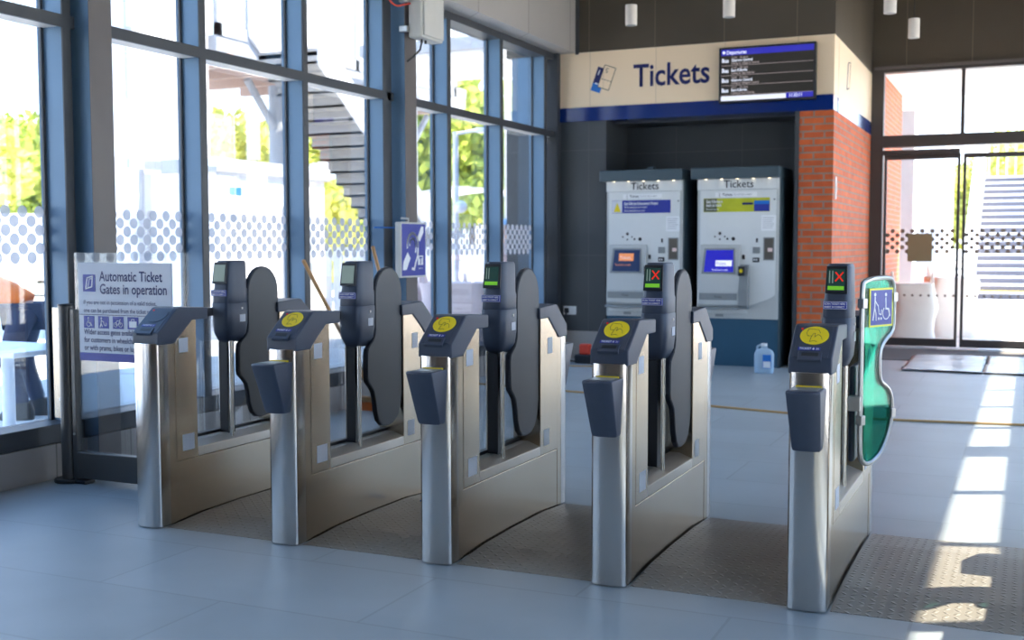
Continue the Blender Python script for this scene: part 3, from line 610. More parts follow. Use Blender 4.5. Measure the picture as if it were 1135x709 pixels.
text('body_text', 'one can be purchased from the ticket machine', 0.034, M['navy'], nb, to+Vector((0.035, 0, 0.270)), X, Z, 'LEFT', 0.0003, 0.86)
text('body_text', 'Wider access gates available', 0.042, M['navy'], nb, to+Vector((0.035, 0, 0.148)), X, Z, 'LEFT', 0.0005, 0.80)
text('body_text', 'for customers in wheelchairs', 0.042, M['navy'], nb, to+Vector((0.035, 0, 0.104)), X, Z, 'LEFT', 0.0005, 0.80)
text('body_text', 'or with prams, bikes or luggage', 0.042, M['navy'], nb, to+Vector((0.035, 0, 0.060)), X, Z, 'LEFT', 0.0005, 0.80)
bx('rule', M['navy'], nb, 0, nw, -0.0035, -0.002, 0.256, 0.259)
ti = bx('ticket_icon', M['blue_lab'], nb, 0.035, 0.125, -0.0035, -0.002, 0.385, 0.480)
k = MB(); stroke(k, [(0.055, 0.400), (0.068, 0.462), (0.106, 0.470), (0.100, 0.412)], 0.007, (0, -0.0035, 0), X, Z, 0.001, True); stroke(k, [(0.072, 0.408), (0.084, 0.455), (0.100, 0.457)], 0.004, (0, -0.0035, 0), X, Z, 0.001); k.build('icon_drawing', M['white'], ti)
for j in range(4):
    x0 = 0.035+j*0.105; z0 = 0.183
    ic = bx('access_icon', M['blue_lab'], nb, x0, x0+0.076, -0.0035, -0.002, z0, z0+0.062+0.005)
    k = MB(); q = dict(o=Vector((x0, -0.0035, z0)), u=X, v=Z, t=0.001)
    if j == 0:
        k.prism(arc(0.034, 0.056, 0.005, 0, 360, 8)[:-1], q['o'], X, Z, 0.0003, 0.001); stroke(k, [(0.034, 0.048), (0.036, 0.028), (0.050, 0.027), (0.058, 0.012)], 0.0045, **q); stroke(k, arc(0.036, 0.022, 0.014, 120, 400), 0.003, **q)
    elif j == 1:
        k.prism(arc(0.024, 0.056, 0.005, 0, 360, 8)[:-1], q['o'], X, Z, 0.0003, 0.001); stroke(k, [(0.024, 0.048), (0.022, 0.028), (0.014, 0.008)], 0.0045, **q); stroke(k, [(0.022, 0.028), (0.030, 0.010)], 0.004, **q); stroke(k, [(0.024, 0.044), (0.040, 0.034), (0.046, 0.016), (0.060, 0.016), (0.058, 0.030)], 0.003, **q)
    elif j == 2:
        stroke(k, arc(0.020, 0.022, 0.012, 0, 360), 0.003, **q); stroke(k, arc(0.056, 0.022, 0.012, 0, 360), 0.003, **q); stroke(k, [(0.020, 0.022), (0.030, 0.044), (0.052, 0.044), (0.038, 0.022), (0.020, 0.022)], 0.003, **q); stroke(k, [(0.056, 0.022), (0.050, 0.050), (0.056, 0.052)], 0.003, **q)
    else:
        k.prism([(0.012, 0.010), (0.064, 0.010), (0.064, 0.044), (0.012, 0.044)], q['o'], X, Z, 0.0003, 0.001); stroke(k, [(0.028, 0.044), (0.028, 0.054), (0.048, 0.054), (0.048, 0.044)], 0.003, **q)
    k.build('icon_drawing', M['white'], ic)

# ------------------------------------------------------------------ hearing loop sign and enclosure on the second column
hs = thing('hearing_loop_sign', 'blue square sign with a white ear symbol on the glazing column', 'sign', (-4.80, 8.60, 1.30))
bx('sign_box', M['cabinet'], hs, -0.055, 0, -0.22, 0.22, -0.235, 0.235, bevel=0.008)
bx('sign_face', M['blue_lab'], hs, 0, 0.002, -0.205, 0.205, -0.220, 0.220)
k = MB(); q = dict(o=Vector((0.002, 0, 0)), u=Y, v=Z, t=0.0015)
stroke(k, arc(-0.02, 0.03, 0.095, 185, 0, 16, 0.11)+[(0.065, -0.05), (0.03, -0.11), (0.005, -0.165), (-0.03, -0.16)], 0.022, **q)
stroke(k, arc(-0.02, 0.03, 0.055, 170, 0, 12, 0.065)+[(0.030, -0.02)], 0.020, **q)
k.prism([(0.06, 0.10), (0.10, 0.07), (0.17, 0.15), (0.17, 0.20), (0.13, 0.20)], q['o'], Y, Z, 0.0003, 0.0015)
k.prism([(-0.19, -0.17), (-0.13, -0.17), (-0.06, -0.07), (-0.11, -0.02), (-0.18, -0.10)], q['o'], Y, Z, 0.0003, 0.0015)
k.prism([(0.07, -0.13), (0.16, -0.13), (0.16, -0.05), (0.07, -0.05)], q['o'], Y, Z, 0.0003, 0.0015); k.build('ear_symbol', M['white'], hs)
text('letter_mark', 'T', 0.085, M['blue_lab'], hs, (0.0036, 0.115, -0.122), Y, Z, 'CENTER', 0.003)
text('small_print', 'induction loop', 0.022, M['white'], hs, (0.003, 0.115, -0.165), Y, Z, 'CENTER', 0, 0.6)
MB().tube([(-0.12, 0.0, 0.235), (-0.05, 0.0, 0.235), (-0.05, 0.0, 0.265), (-0.12, 0.0, 0.27)], 0.008).build('mounting_bracket', M['cabinet'], hs)
bx('mounting_bracket', M['rail'], hs, -0.19, -0.055, 0.19, 0.215, -0.02, 0.02)
tb = MB().tube([(-5.07, 8.40, 1.49), (-5.02, 8.55, 1.49), (-4.95, 8.72, 1.49), (-4.87, 8.79, 1.49)], 0.006)
tag(tb.build('conduit', M['cyan'], None, 0, True), 'thin blue conduit running from the mullion to the ear sign', 'cable')
en = thing('wall_enclosure', 'cream metal box clamped high on the glazing column', 'box', (-4.97, 8.86, 3.13))
bx('case', M['cabinet'], en, 0.02, 0.15, -0.06, 0.34, 0, 0.40, bevel=0.015)
bx('lid', M['cabinet'], en, 0.15, 0.17, -0.04, 0.32, 0.02, 0.38, bevel=0.008)
for z in (0.05, 0.30): bx('clamp', M['rail'], en, -0.05, 0.03, -0.10, -0.06, z, z+0.05, bevel=0.004)
for y in (0.05, 0.12): MB().cyl((0.09, y, -0.03), (0.09, y, 0), 0.012).build('cable_gland', M['black'], en)
tag(MB().tube([(-4.88, 8.91, 3.10), (-4.89, 8.90, 3.04), (-4.93, 8.86, 2.98), (-4.96, 8.80, 2.93)], 0.009).build('cable', M['black'], None, 0, True), 'short black cable hanging from the cream box', 'cable')
tag(MB().tube([(-4.98+0.10*math.cos(a)*0.3, 8.66+0.10*math.cos(a), 3.47+0.09*math.sin(a)) for a in [PI*0.75+i*PI/12 for i in range(12)]]+[(-4.93, 8.80, 3.42)], 0.008).build('red_cable', M['red'], None, 0, True), 'red cable looped beside the cream box at the column top', 'cable')

# ------------------------------------------------------------------ fascia lettering, logo, screen
t = text('fascia_lettering', 'Tickets', 0.352, M['navy'], None, (-4.155, YW-0.021, 3.135), X, Z, 'LEFT', 0.006, 0.86); tag(t, 'large navy word Tickets on the cream fascia', 'lettering')
lg = thing('ticket_emblem', 'blue and outlined pair of tickets emblem on the cream fascia', 'emblem', (-4.52, YW-0.021, 3.255))
def rot(p, a): a = math.radians(a); return (p[0]*math.cos(a)-p[1]*math.sin(a), p[0]*math.sin(a)+p[1]*math.cos(a))
R_ = lambda pts, dx, dz: [(rot(p, -20)[0]+dx, rot(p, -20)[1]+dz) for p in pts]
MB().prism(R_([(-0.06, -0.05), (0.04, -0.05), (0.04, 0.14), (-0.06, 0.14)], -0.05, -0.02), (0, 0, 0), X, Z, 0, 0.002).build('navy_ticket', M['navy'], lg)
MB().prism(R_([(-0.06, -0.14), (0.06, -0.14), (0.06, -0.05), (-0.06, -0.05)], -0.05, -0.02), (0, 0, 0), X, Z, 0, 0.002).build('blue_ticket_end', M['cyan'], lg)
MB().prism(R_([(-0.07, -0.13), (0.07, -0.13), (0.07, 0.13), (-0.07, 0.13)], 0.045, 0.0), (0, 0, 0), X, Z, 0.002, 0.003).build('front_ticket', M['cream'], lg)
k = MB(); stroke(k, R_([(-0.07, -0.13), (0.07, -0.13), (0.07, 0.13), (-0.07, 0.13)], 0.045, 0.0), 0.007, (0, -0.003, 0), X, Z, 0.0015, True)
for a in range(4): stroke(k, R_([(-0.055+a*0.035, -0.03), (-0.038+a*0.035, -0.03)], 0.045, 0.0), 0.008, (0, -0.003, 0), X, Z, 0.0015)
stroke(k, R_([(-0.01, 0.10), (-0.035, 0.10), (-0.038, 0.075), (-0.018, 0.072), (-0.014, 0.055), (-0.038, 0.05)], 0.045, 0), 0.006, (0, -0.003, 0), X, Z, 0.0015); k.build('ticket_outline', M['black_p'], lg)
k = MB(); stroke(k, R_([(-0.01, 0.06), (-0.01, 0.11)], -0.07, -0.02), 0.012, (0, -0.002, 0), X, Z, 0.0015); stroke(k, R_([(-0.02, -0.045), (0.03, -0.045)], -0.06, -0.02), 0.014, (0, -0.002, 0), X, Z, 0.0015); k.build('white_marks', M['white'], lg)
e2 = thing('side_emblem', 'small black outlined emblem on the fascia side facing the hall', 'emblem', (-1.928, 13.6, 3.25))
k = MB(); stroke(k, [(-0.10, -0.16), (0.06, -0.13), (0.14, 0.17), (-0.02, 0.15)], 0.012, (0, 0, 0), Y, Z, 0.002, True); k.build('ticket_outline', M['black_p'], e2)
MB().prism([(-0.14, -0.17), (-0.10, -0.17), (-0.02, 0.14), (-0.06, 0.14)], (0, 0, 0), Y, Z, 0, 0.002).build('navy_edge', M['navy'], e2)

ds = thing('departures_screen', 'black departures screen listing four bus services on the cream fascia', 'display screen', (-3.14, YW-0.06, 2.895))
dw, dh = 1.02, 0.575
bx('casing', M['black'], ds, -0.01, dw+0.01, -0.04, 0.038, -0.012, dh+0.012, bevel=0.004)
fr = -0.041
bx('display_area', M['scr_k'], ds, 0.015, dw-0.012, fr, fr+0.002, 0.01, dh-0.01)
hdr = bx('header_bar', M['scr_v'], ds, 0.015, dw-0.012, fr-0.001, fr, dh-0.075, dh-0.01)
text('header_text', 'Departures', 0.055, M['scr_w'], hdr, (0.075, fr-0.001, dh-0.062), X, Z, 'LEFT', 0.001, 0.85)
k = MB().prism(arc(0.045, dh-0.042, 0.016, 0, 360, 10)[:-1], (0, fr-0.001, 0), X, Z, 0, 0.001); k.build('header_mark', M['scr_w'], hdr)
rows = [('11:34    On time', 'Glasgow Central', 'Calling at: Glasgow Central'), ('11:47    On time', 'East Kilbride', 'Calling at: East Kilbride'), ('12:04    On time', 'Glasgow Central', 'Calling at: Glasgow Central'), ('12:17    On time', 'East Kilbride', 'Calling at: East Kilbride')]
for i, (a, b, c) in enumerate(rows):
    zt = dh-0.080-i*0.107
    rw = bx('service_row', M['scr_k'], ds, 0.016, dw-0.014, fr-0.0008, fr, zt-0.105, zt)
    bx('row_line', M['scr_line'], rw, 0.018, dw-0.016, fr-0.002, fr-0.0008, zt-0.106, zt-0.102)
    text('row_text', 'Bus', 0.062, M['scr_w'], rw, (0.022, fr-0.001, zt-0.070), X, Z, 'LEFT', 0.0015, 0.85)
    text('row_text', a, 0.032, M['scr_line'], rw, (0.128, fr-0.001, zt-0.030), X, Z, 'LEFT', 0.0005, 0.85)
    text('row_text', b, 0.040, M['scr_w'], rw, (0.128, fr-0.001, zt-0.062), X, Z, 'LEFT', 0.0008, 0.85)
    text('row_text', c, 0.032, M['scr_line'], rw, (0.128, fr-0.001, zt-0.092), X, Z, 'LEFT', 0.0005, 0.85)
ft = bx('footer_bar', M['scr_w'], ds, 0.016, 0.72, fr-0.0015, fr, 0.012, 0.062)
cl = bx('clock_panel', M['scr_v'], ds, 0.72, dw-0.014, fr-0.0015, fr, 0.012, 0.068)
text('clock_text', '11:33:11', 0.050, M['scr_w'], cl, (0.75, fr-0.0015, 0.022), X, Z, 'LEFT', 0.001, 0.85)

# ------------------------------------------------------------------ ticket machines
def machine(x0, label, which):
    YF = 12.50; wd = 0.90
    m = thing('ticket_machine', label, 'ticket machine', (x0, YF, 0), 0, 'ticket machines in the recess')
    bx('plinth', M['mach_p'], m, 0.0, wd, 0.03, 0.65, 0, 0.525, bevel=0.004)
    bx('cabinet', M['mach'], m, 0, wd, 0.012, 0.66, 0.525, 2.06, bevel=0.006)
    bx('side_panel', M['mach_cap'], m, wd, wd+0.012, 0.02, 0.66, 0.0, 2.06, bevel=0.002)
    bx('cap', M['mach_cap'], m, -0.055, wd+0.015, -0.09, 0.66, 2.06, 2.185, bevel=0.012)
    # light face with swept lower edge
    fp = [(0.03, 0.585), (0.03, 1.94), (wd-0.03, 1.94), (wd-0.03, 0.80)] + [(wd-0.03-0.28*t, 0.80-0.125*(t**0.7)) for t in [i/8 for i in range(1, 9)]] + [(0.57, 0.66), (0.57, 0.585)]
    MB().prism(fp, (0, 0.012, 0), X, Z, 0, 0.010).build('front_face', M['mach_l'], m, 0.003)
    hd = bx('header_panel', M['mach_l'], m, 0.0, wd-0.01, -0.006, 0.012, 1.945, 2.06, bevel=0.003)
    text('header_text', 'Tickets', 0.115, M['black_p'], hd, (0.46, -0.006, 1.965), X, Z, 'CENTER', 0.001, 0.98)
    for q in range(5): MB().cyl((0.10+q*0.175, -0.03, 2.056), (0.10+q*0.175, -0.03, 2.062), 0.014).build('downlight', M['led'], hd)
    lb = bx('name_label', M['white'], m, 0.20, 0.66, 0.0, 0.002, 1.865, 1.915)
    text('label_text', '▯ Tickets', 0.042, M['black_p'], lb, (0.23, 0.0, 1.876), X, Z, 'LEFT', 0.0005, 0.9); text('label_text', 'Card and cash accepted', 0.026, M['mach_d'], lb, (0.40, 0.0, 1.882), X, Z, 'LEFT', 0, 0.8)
    f0 = 0.0
    if which == 0:
        po = bx('poster', M['blue_lab'], m, 0.07, 0.76, -0.002, 0.002, 1.70, 1.845)
        bx('poster_patch', M['sticker'], po, 0.072, 0.19, -0.003, -0.002, 1.703, 1.842)
        MB().prism([(0.09, 1.715), (0.175, 1.715), (0.1325, 1.82)], (0, -0.003, 0), X, Z, 0, 0.0015).build('warning_triangle', M['yellow'], po, 0.0)
        text('poster_text', 'East Kilbride Enhancement Project', 0.046, M['white'], po, (0.215, -0.002, 1.793), X, Z, 'LEFT', 0.001, 0.62)
        text('poster_text', 'Works taking place at this station', 0.032, M['white'], po, (0.215, -0.002, 1.757), X, Z, 'LEFT', 0, 0.62)
        text('poster_text', 'Please check before you travel', 0.032, M['white'], po, (0.215, -0.002, 1.718), X, Z, 'LEFT', 0, 0.62)
    else:
        po = bx('poster', mat('olive_yellow_print', (0.48, 0.50, 0.02), 0.4, 0, 0.35, 6), m, 0.07, 0.80, -0.002, 0.002, 1.70, 1.85)
        bx('poster_patch', mat('dark_olive_print', (0.10, 0.11, 0.05), 0.4), po, 0.072, 0.22, -0.003, -0.002, 1.703, 1.847)
        bx('poster_patch', M['blue_lab'], po, 0.63, 0.798, -0.003, -0.002, 1.703, 1.80)
        bx('poster_patch', M['cyan'], po, 0.63, 0.798, -0.0032, -0.002, 1.78, 1.82)
        bx('poster_patch', M['navy'], po, 0.50, 0.62, -0.003, -0.002, 1.775, 1.80)
        text('poster_text', 'East Kilbride is', 0.046, M['white'], po, (0.10, -0.003, 1.80), X, Z, 'LEFT', 0.001, 0.66)
        text('poster_text', 'back on track', 0.046, M['white'], po, (0.10, -0.003, 1.76), X, Z, 'LEFT', 0.001, 0.66)
        text('poster_text', 'Plan your journey', 0.03, M['white'], po, (0.10, -0.003, 1.722), X, Z, 'LEFT', 0, 0.66)
    pap = bx('paper_notice', M['white'], m, 0.71, 0.87, -0.001, 0.002, 1.49, 1.66)
    k = MB()
    for q in range(6): k.box(0.725, 0.85 - (q % 3)*0.01, -0.0018, -0.001, 1.63-q*0.022, 1.634-q*0.022)
    k.build('print_lines', M['mach_d'], pap)
    # black pictograms
    k = MB()
    for a, b, r in ((0.255, 1.465, 0.017), (0.34, 1.405, 0.012), (0.405, 1.405, 0.021), (0.255, 1.40, 0.010), (0.665, 1.40, 0.012), (0.52, 1.215, 0.017), (0.20, 1.43, 0.009), (0.31, 1.43, 0.009)): k.prism([(a+r*math.cos(q*PI/6), b+r*math.sin(q*PI/6)) for q in range(12)], (0, 0.0, 0), X, Z, 0, 0.002)
    k.box(0.505, 0.535, 0, 0.002, 1.18, 1.205); k.box(0.655, 0.675, 0, 0.002, 1.365, 1.392); k.build('pictograms', M['black_p'], m)
    # protruding console
    c = MB(); c.prism([(0, 0.645), (-0.085, 0.660), (-0.105, 0.690), (-0.105, 0.83), (-0.070, 1.02), (-0.012, 1.335), (0, 1.345)], (0.04, 0, 0), Y, Z, 0, 0.45)
    con = c.build('console', M['mach'], m, 0.006)
    c = MB(); c.prism([(0, 0.630), (-0.09, 0.640), (-0.115, 0.680), (-0.115, 0.85), (-0.075, 1.00), (-0.045, 1.125), (0, 1.125)], (0.49, 0, 0), Y, Z, 0, 0.10); c.build('console_side', M['mach_d'], m, 0.006)
    bx('console_lip', M['mach_d'], m, 0.02, 0.50, -0.112, 0.0, 0.630, 0.655, bevel=0.004)
    a = Vector((0.265, -0.0735, 1.02)); vv = Vector((0, 0.058, 0.315)).normalized()
    MB().prism([(-0.195, 0.0), (0.185, 0.0), (0.165, 0.285), (-0.175, 0.285)], a, X, vv, 0.0, 0.004).build('screen_bezel', M['mach_d'], con, 0.003)
    scn = MB().prism([(-0.168, 0.02), (0.160, 0.02), (0.150, 0.265), (-0.152, 0.265)], a, X, vv, 0.004, 0.006).build('touch_screen', M['scr_n'] if which == 0 else M['scr_b'], con)
    n_ = X.cross(vv)
    if which == 0:
        MB().prism([(-0.095, 0.14), (0.08, 0.14), (0.08, 0.225), (-0.095, 0.225)], a, X, vv, 0.006, 0.007).build('screen_banner', M['scr_o'], scn)
        text('screen_text', 'Tickets', 0.05, M['white'], scn, a+n_*0.0075-X*0.085+vv*0.16, X, vv, 'LEFT', 0, 0.9); text('screen_text', 'Touch here to start', 0.030, M['scr_o'], scn, a+n_*0.007-X*0.14+vv*0.085, X, vv, 'LEFT', 0, 0.8)
    else:
        MB().prism([(-0.04, 0.085), (0.14, 0.085), (0.14, 0.15), (-0.04, 0.15)], a, X, vv, 0.006, 0.007).build('screen_banner', M['scr_w'], scn)
        text('screen_text', 'Tickets', 0.045, M['scr_b'], scn, a+n_*0.0075-X*0.03+vv*0.10, X, vv, 'LEFT', 0, 0.8); text('screen_text', 'Touch here to start', 0.028, M['scr_w'], scn, a+n_*0.007-X*0.08+vv*0.035, X, vv, 'LEFT', 0, 0.8)
    sl = bx('ticket_tray', M['mach_d'], con, 0.055, 0.475, -0.110, -0.09, 0.735, 0.81, bevel=0.002); text('tray_text', 'Tickets', 0.028, M['black_p'], sl, (0.265, -0.110, 0.762), X, Z, 'CENTER')
    pin = bx('card_pad', M['black'], m, 0.485, 0.55, -0.105, -0.04, 1.00, 1.105, bevel=0.004)
    MB().prism([(0.018*math.cos(q*PI/8), 0.022*math.sin(q*PI/8)) for q in range(16)], (0.517, -0.105, 1.055), X, Z, 0, 0.003).build('yellow_spot', M['yellow'], pin)
    bx('note_slot', M['mach_d'], m, 0.622, 0.70, -0.012, 0.002, 1.245, 1.315, bevel=0.004); bx('coin_slot', M['black'], m, 0.622, 0.695, -0.010, 0.002, 1.15, 1.20, bevel=0.004)
    for q in (0.635, 0.66): bx('slot_mark', M['white'], m, q, q+0.012, -0.0135, -0.010, 1.165, 1.185)
    r = MB(); 
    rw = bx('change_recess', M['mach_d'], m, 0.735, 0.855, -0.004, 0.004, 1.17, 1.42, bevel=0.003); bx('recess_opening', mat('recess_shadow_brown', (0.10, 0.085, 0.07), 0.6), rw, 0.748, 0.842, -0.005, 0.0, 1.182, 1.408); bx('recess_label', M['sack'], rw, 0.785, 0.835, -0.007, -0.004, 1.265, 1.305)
    MB().cyl((0.85, 0.004, 1.83), (0.85, -0.006, 1.83), 0.010).build('lock', M['mach_d'], m)
    bx('maker_plate', M['mach_d'], m, 0.21, 0.30, 0.008, 0.012, 0.545, 0.575)
    return m
machine(-4.445, 'left ticket machine with blue poster and navy screen', 0)
machine(-3.375, 'right ticket machine with yellow-green poster and bright blue screen, beside the brick pillar', 1)
tag(bx('small_fitting', M['mach_cap'], None, -4.00, -3.92, 12.62, 12.70, 2.185, 2.23, bevel=0.006), 'little metal fitting on top of the left ticket machine', 'fitting')

# ------------------------------------------------------------------ small things on walls and floor
so = thing('power_socket', 'white wall socket with a black plug left of the machines', 'socket', (-4.93, YW-0.002, 0.57))
bx('face_plate', M['white_paint'], so, -0.08, 0.08, -0.012, 0, -0.05, 0.05, bevel=0.004); bx('plug', M['black'], so, -0.055, -0.005, -0.05, -0.012, -0.03, 0.03, bevel=0.008)
tag(MB().tube([(-4.96, YW-0.05, 0.55), (-4.96, YW-0.06, 0.42), (-4.98, YW-0.08, 0.12), (-4.97, YW-0.16, 0.012), (-4.7, YW-0.40, 0.010), (-4.80, YW-0.42, 0.010), (-4.78, YW-0.44, 0.03)], 0.009).build('power_cable', M['black'], None, 0, True), 'black cable dropping from the wall socket to the floor', 'cable')
gp = MB().box(-5.005, -4.945, YW-0.135, YW-0.085, 0.24, 0.34).build('green_connector', M['green'], None, 0.01); tag(gp, 'green connector on the cable below the wall socket', 'connector')
ch = thing('battery_charger', 'small black charger with a red top on the floor left of the machines', 'charger', (-4.58, 12.16, 0))
bx('base', M['black'], ch, -0.10, 0.10, -0.07, 0.07, 0, 0.10, bevel=0.015); bx('red_top', M['red'], ch, -0.05, 0.07, -0.05, 0.05, 0.10, 0.22, bevel=0.015)
sk = thing('wall_switch', 'slim white switch plate on the brick pillar side', 'switch', (-1.928, 12.75, 1.95))
bx('plate', M['white_paint'], sk, -0.001, 0.012, -0.035, 0.035, -0.12, 0.12, bevel=0.003); bx('rocker', M['mach_l'], sk, 0.012, 0.018, -0.015, 0.015, -0.05, 0.05, bevel=0.002)
bt = thing('water_bottle', 'clear plastic jerry bottle half full of water in front of the right machine', 'bottle', (-2.50, 11.95, 0))
MB().loft([(0.0, 0, 0, 0.09, 0.055), (0.012, 0, 0, 0.098, 0.063), (0.10, 0, 0, 0.100, 0.065), (0.20, 0, 0, 0.100, 0.065), (0.235, 0, 0, 0.085, 0.055), (0.255, 0, 0, 0.055, 0.040), (0.262, 0, 0, 0.032, 0.030), (0.285, 0, 0, 0.030, 0.028)], 28, 0.6).build('body', M['plastic'], bt, 0, True)
MB().loft([(0.006, 0, 0, 0.088, 0.055), (0.13, 0, 0, 0.092, 0.058)], 28, 0.6).build('water', M['water'], bt)
MB().cyl((0, 0, 0.285), (0, 0, 0.312), 0.032).build('cap', M['white_paint'], bt, 0.003)
MB().tube([(-0.075, 0, 0.235), (-0.07, 0, 0.28), (-0.03, 0, 0.30), (-0.005, 0, 0.28)], 0.012).build('handle', M['plastic'], bt, 0, True)
bl = bx('label', M['cyan'], bt, 0.0, 0.085, -0.069, -0.064, 0.06, 0.20); bx('label_white', M['white'], bl, 0.005, 0.08, -0.070, -0.069, 0.065, 0.13)
import itertools
cp = [(-5.0, 9.9, 0.008), (-4.2, 9.75, 0.008), (-3.4, 9.62, 0.008), (-2.9, 9.42, 0.008), (-2.3, 9.25, 0.008), (-1.7, 9.12, 0.008), (-1.0, 9.08, 0.008), (-0.4, 9.16, 0.008), (0.4, 9.28, 0.008), (1.4, 9.3, 0.008)]
tag(MB().tube(cp, 0.010).build('tan_cord', M['cord'], None, 0, True), 'long tan cord lying across the floor behind the gates', 'cord')
tag(MB().tube([(-4.9, 12.0, 0.008), (-4.6, 11.75, 0.008), (-4.3, 11.8, 0.008), (-4.2, 12.0, 0.008)]+[(-4.4+0.18*math.cos(q), 12.1+0.12*math.sin(q), 0.009) for q in [0.2, 0.8, 1.4, 2.0]], 0.008).build('tan_cord', M['cord'], None, 0, True), 'short loop of tan cord near the wall socket', 'cord')
tg = MB().cyl((-3.05, 9.0, 0), (-3.05, 9.0, 0.018), 0.035).cyl((-3.05, 9.0, 0.018), (-3.05, 9.0, 0.04), 0.018); tag(tg.build('white_door_stop', M['white_paint'], None, 0.003, True), 'small white round door stop on the floor right of the middle gate', 'door stop')
tag(bx('blue_tape', M['cyan'], None, -2.83, -2.74, 5.12, 5.15, 0.022, 0.030), 'scrap of blue tape on the plate beside the second gate', 'tape')
tag(bx('door_mat', M['doormat'], None, -1.85, 0.6, 13.9, 15.45, 0.0, 0.008), 'dark entrance mat inside the doors', 'mat')
def sheet(x0, x1, y0, y1, lab, seed):
    n = 26; vs = []; fs = []
    for j in range(n+1):
        for i in range(n+1):
            x = x0+(x1-x0)*i/n; y = y0+(y1-y0)*j/n
            z = 0.014 + 0.012*(noise.noise(Vector((x*1.2, y*7, seed)))+0.6) + 0.010*abs(noise.noise(Vector((x*4, y*4, seed+3))))
            vs.append((x+0.03*noise.noise(Vector((y*2, seed, 0))), y, z))
    for j in range(n):
        for i in range(n): a = j*(n+1)+i; fs.append((a, a+1, a+n+2, a+n+1))
    o = MB().verts_faces(vs, fs).build('plastic_sheet', M['sheet'], None, 0, True); sm = o.modifiers.new('s', 'SOLIDIFY'); sm.thickness = 0.003; tag(o, lab, 'plastic sheet', 'creased floor sheets')
sheet(-1.22, -0.42, 12.75, 14.6, 'creased grey plastic sheet on the floor before the doors, left one', 1)
sheet(-0.40, 0.6, 12.75, 14.6, 'creased grey plastic sheet on the floor before the doors, right one', 5)
tag(MB().box(-1.05, -0.55, YD-0.32, YD-0.08, 0.008, 0.024).build('threshold_slab', M['wrap'], None, 0.006), 'pale threshold ramp at the open doorway', 'slab')  # pale low box lying flat on the floor at the doorway

# pendants
for i, (x, y, zb) in enumerate(((-3.66, 11.0, 3.51), (-2.68, 11.0, 3.51), (-1.25, 11.4, 3.50), (-1.17, 12.9, 3.51))):
    p = thing('pendant_lamp', ['white cylinder pendant lamp, leftmost, above the word Tickets', 'white cylinder pendant lamp above the departures screen', 'white cylinder pendant lamp nearer the photo top, above the gap left of the doors', 'white cylinder pendant lamp hanging nearest the entrance doors'][i], 'pendant lamp', (x, y, zb), 0, 'ceiling pendant lamps')
    MB().cyl((0, 0, 0), (0, 0, 0.20), 0.058, n=24).build('lamp_body', M['lamp'], p, 0.004, True)
    MB().cyl((0, 0, -0.002), (0, 0, 0.003), 0.048, n=24).build('lamp_lens', M['mach_d'], p)
    MB().cyl((0, 0, 0.20), (0, 0, ZC-zb), 0.005).build('cord', M['black'], p); MB().cyl((0, 0, ZC-zb-0.04), (0, 0, ZC-zb), 0.05, n=20).build('ceiling_rose', M['lamp'], p)

# brooms and shovel leaning by the glazing
def broom(x, y, top, lab, kind):
    b = thing('broom' if kind == 'broom' else 'shovel', lab, kind, (x, y, 0)); T = Vector(top)
    base = Vector((0, 0, 0.10)); MB().cyl(base, T, 0.015, n=12).build('handle', M['wood'], b, 0, True); MB().sphere(T, 0.016, n=10, m=6).build('handle_end', M['wood'], b, 0, True)
    if kind == 'broom':
        bx('head', M['wood'], b, -0.16, 0.16, -0.035, 0.035, 0.07, 0.115, bevel=0.008); k = MB()
        for i in range(16):
            for j in range(3): k.cyl((-0.15+i*0.02, -0.02+j*0.02, 0.07), (-0.155+i*0.0207, -0.026+j*0.026, 0.0), 0.006, n=5)
        k.build('bristles', M['orange'], b)
    else:
        v = [(-0.10, 0, 0.0), (0.10, 0, 0.0), (0.12, 0.0, 0.26), (-0.12, 0.0, 0.26), (-0.03, 0.02, 0.0), (-0.03, 0.04, 0.26)]
        MB().prism([(-0.11, 0.0), (0.11, 0.0), (0.13, 0.26), (0.05, 0.32), (-0.05, 0.32), (-0.13, 0.26)], (0, 0.0, 0), X, Z, -0.004, 0.004).build('blade', M['red'], b, 0.003)
        MB().cyl((0, 0, 0.22), (0, 0, 0.40), 0.022).build('socket', M['red'], b)
broom(-4.80, 7.95, (-0.16, -0.75, 1.22), 'wooden broom handle leaning by the glazing behind the second gate, the lower one', 'broom')
broom(-4.62, 8.20, (-0.28, -0.10, 1.32), 'wooden shovel handle with a red blade leaning against the glazing', 'shovel')

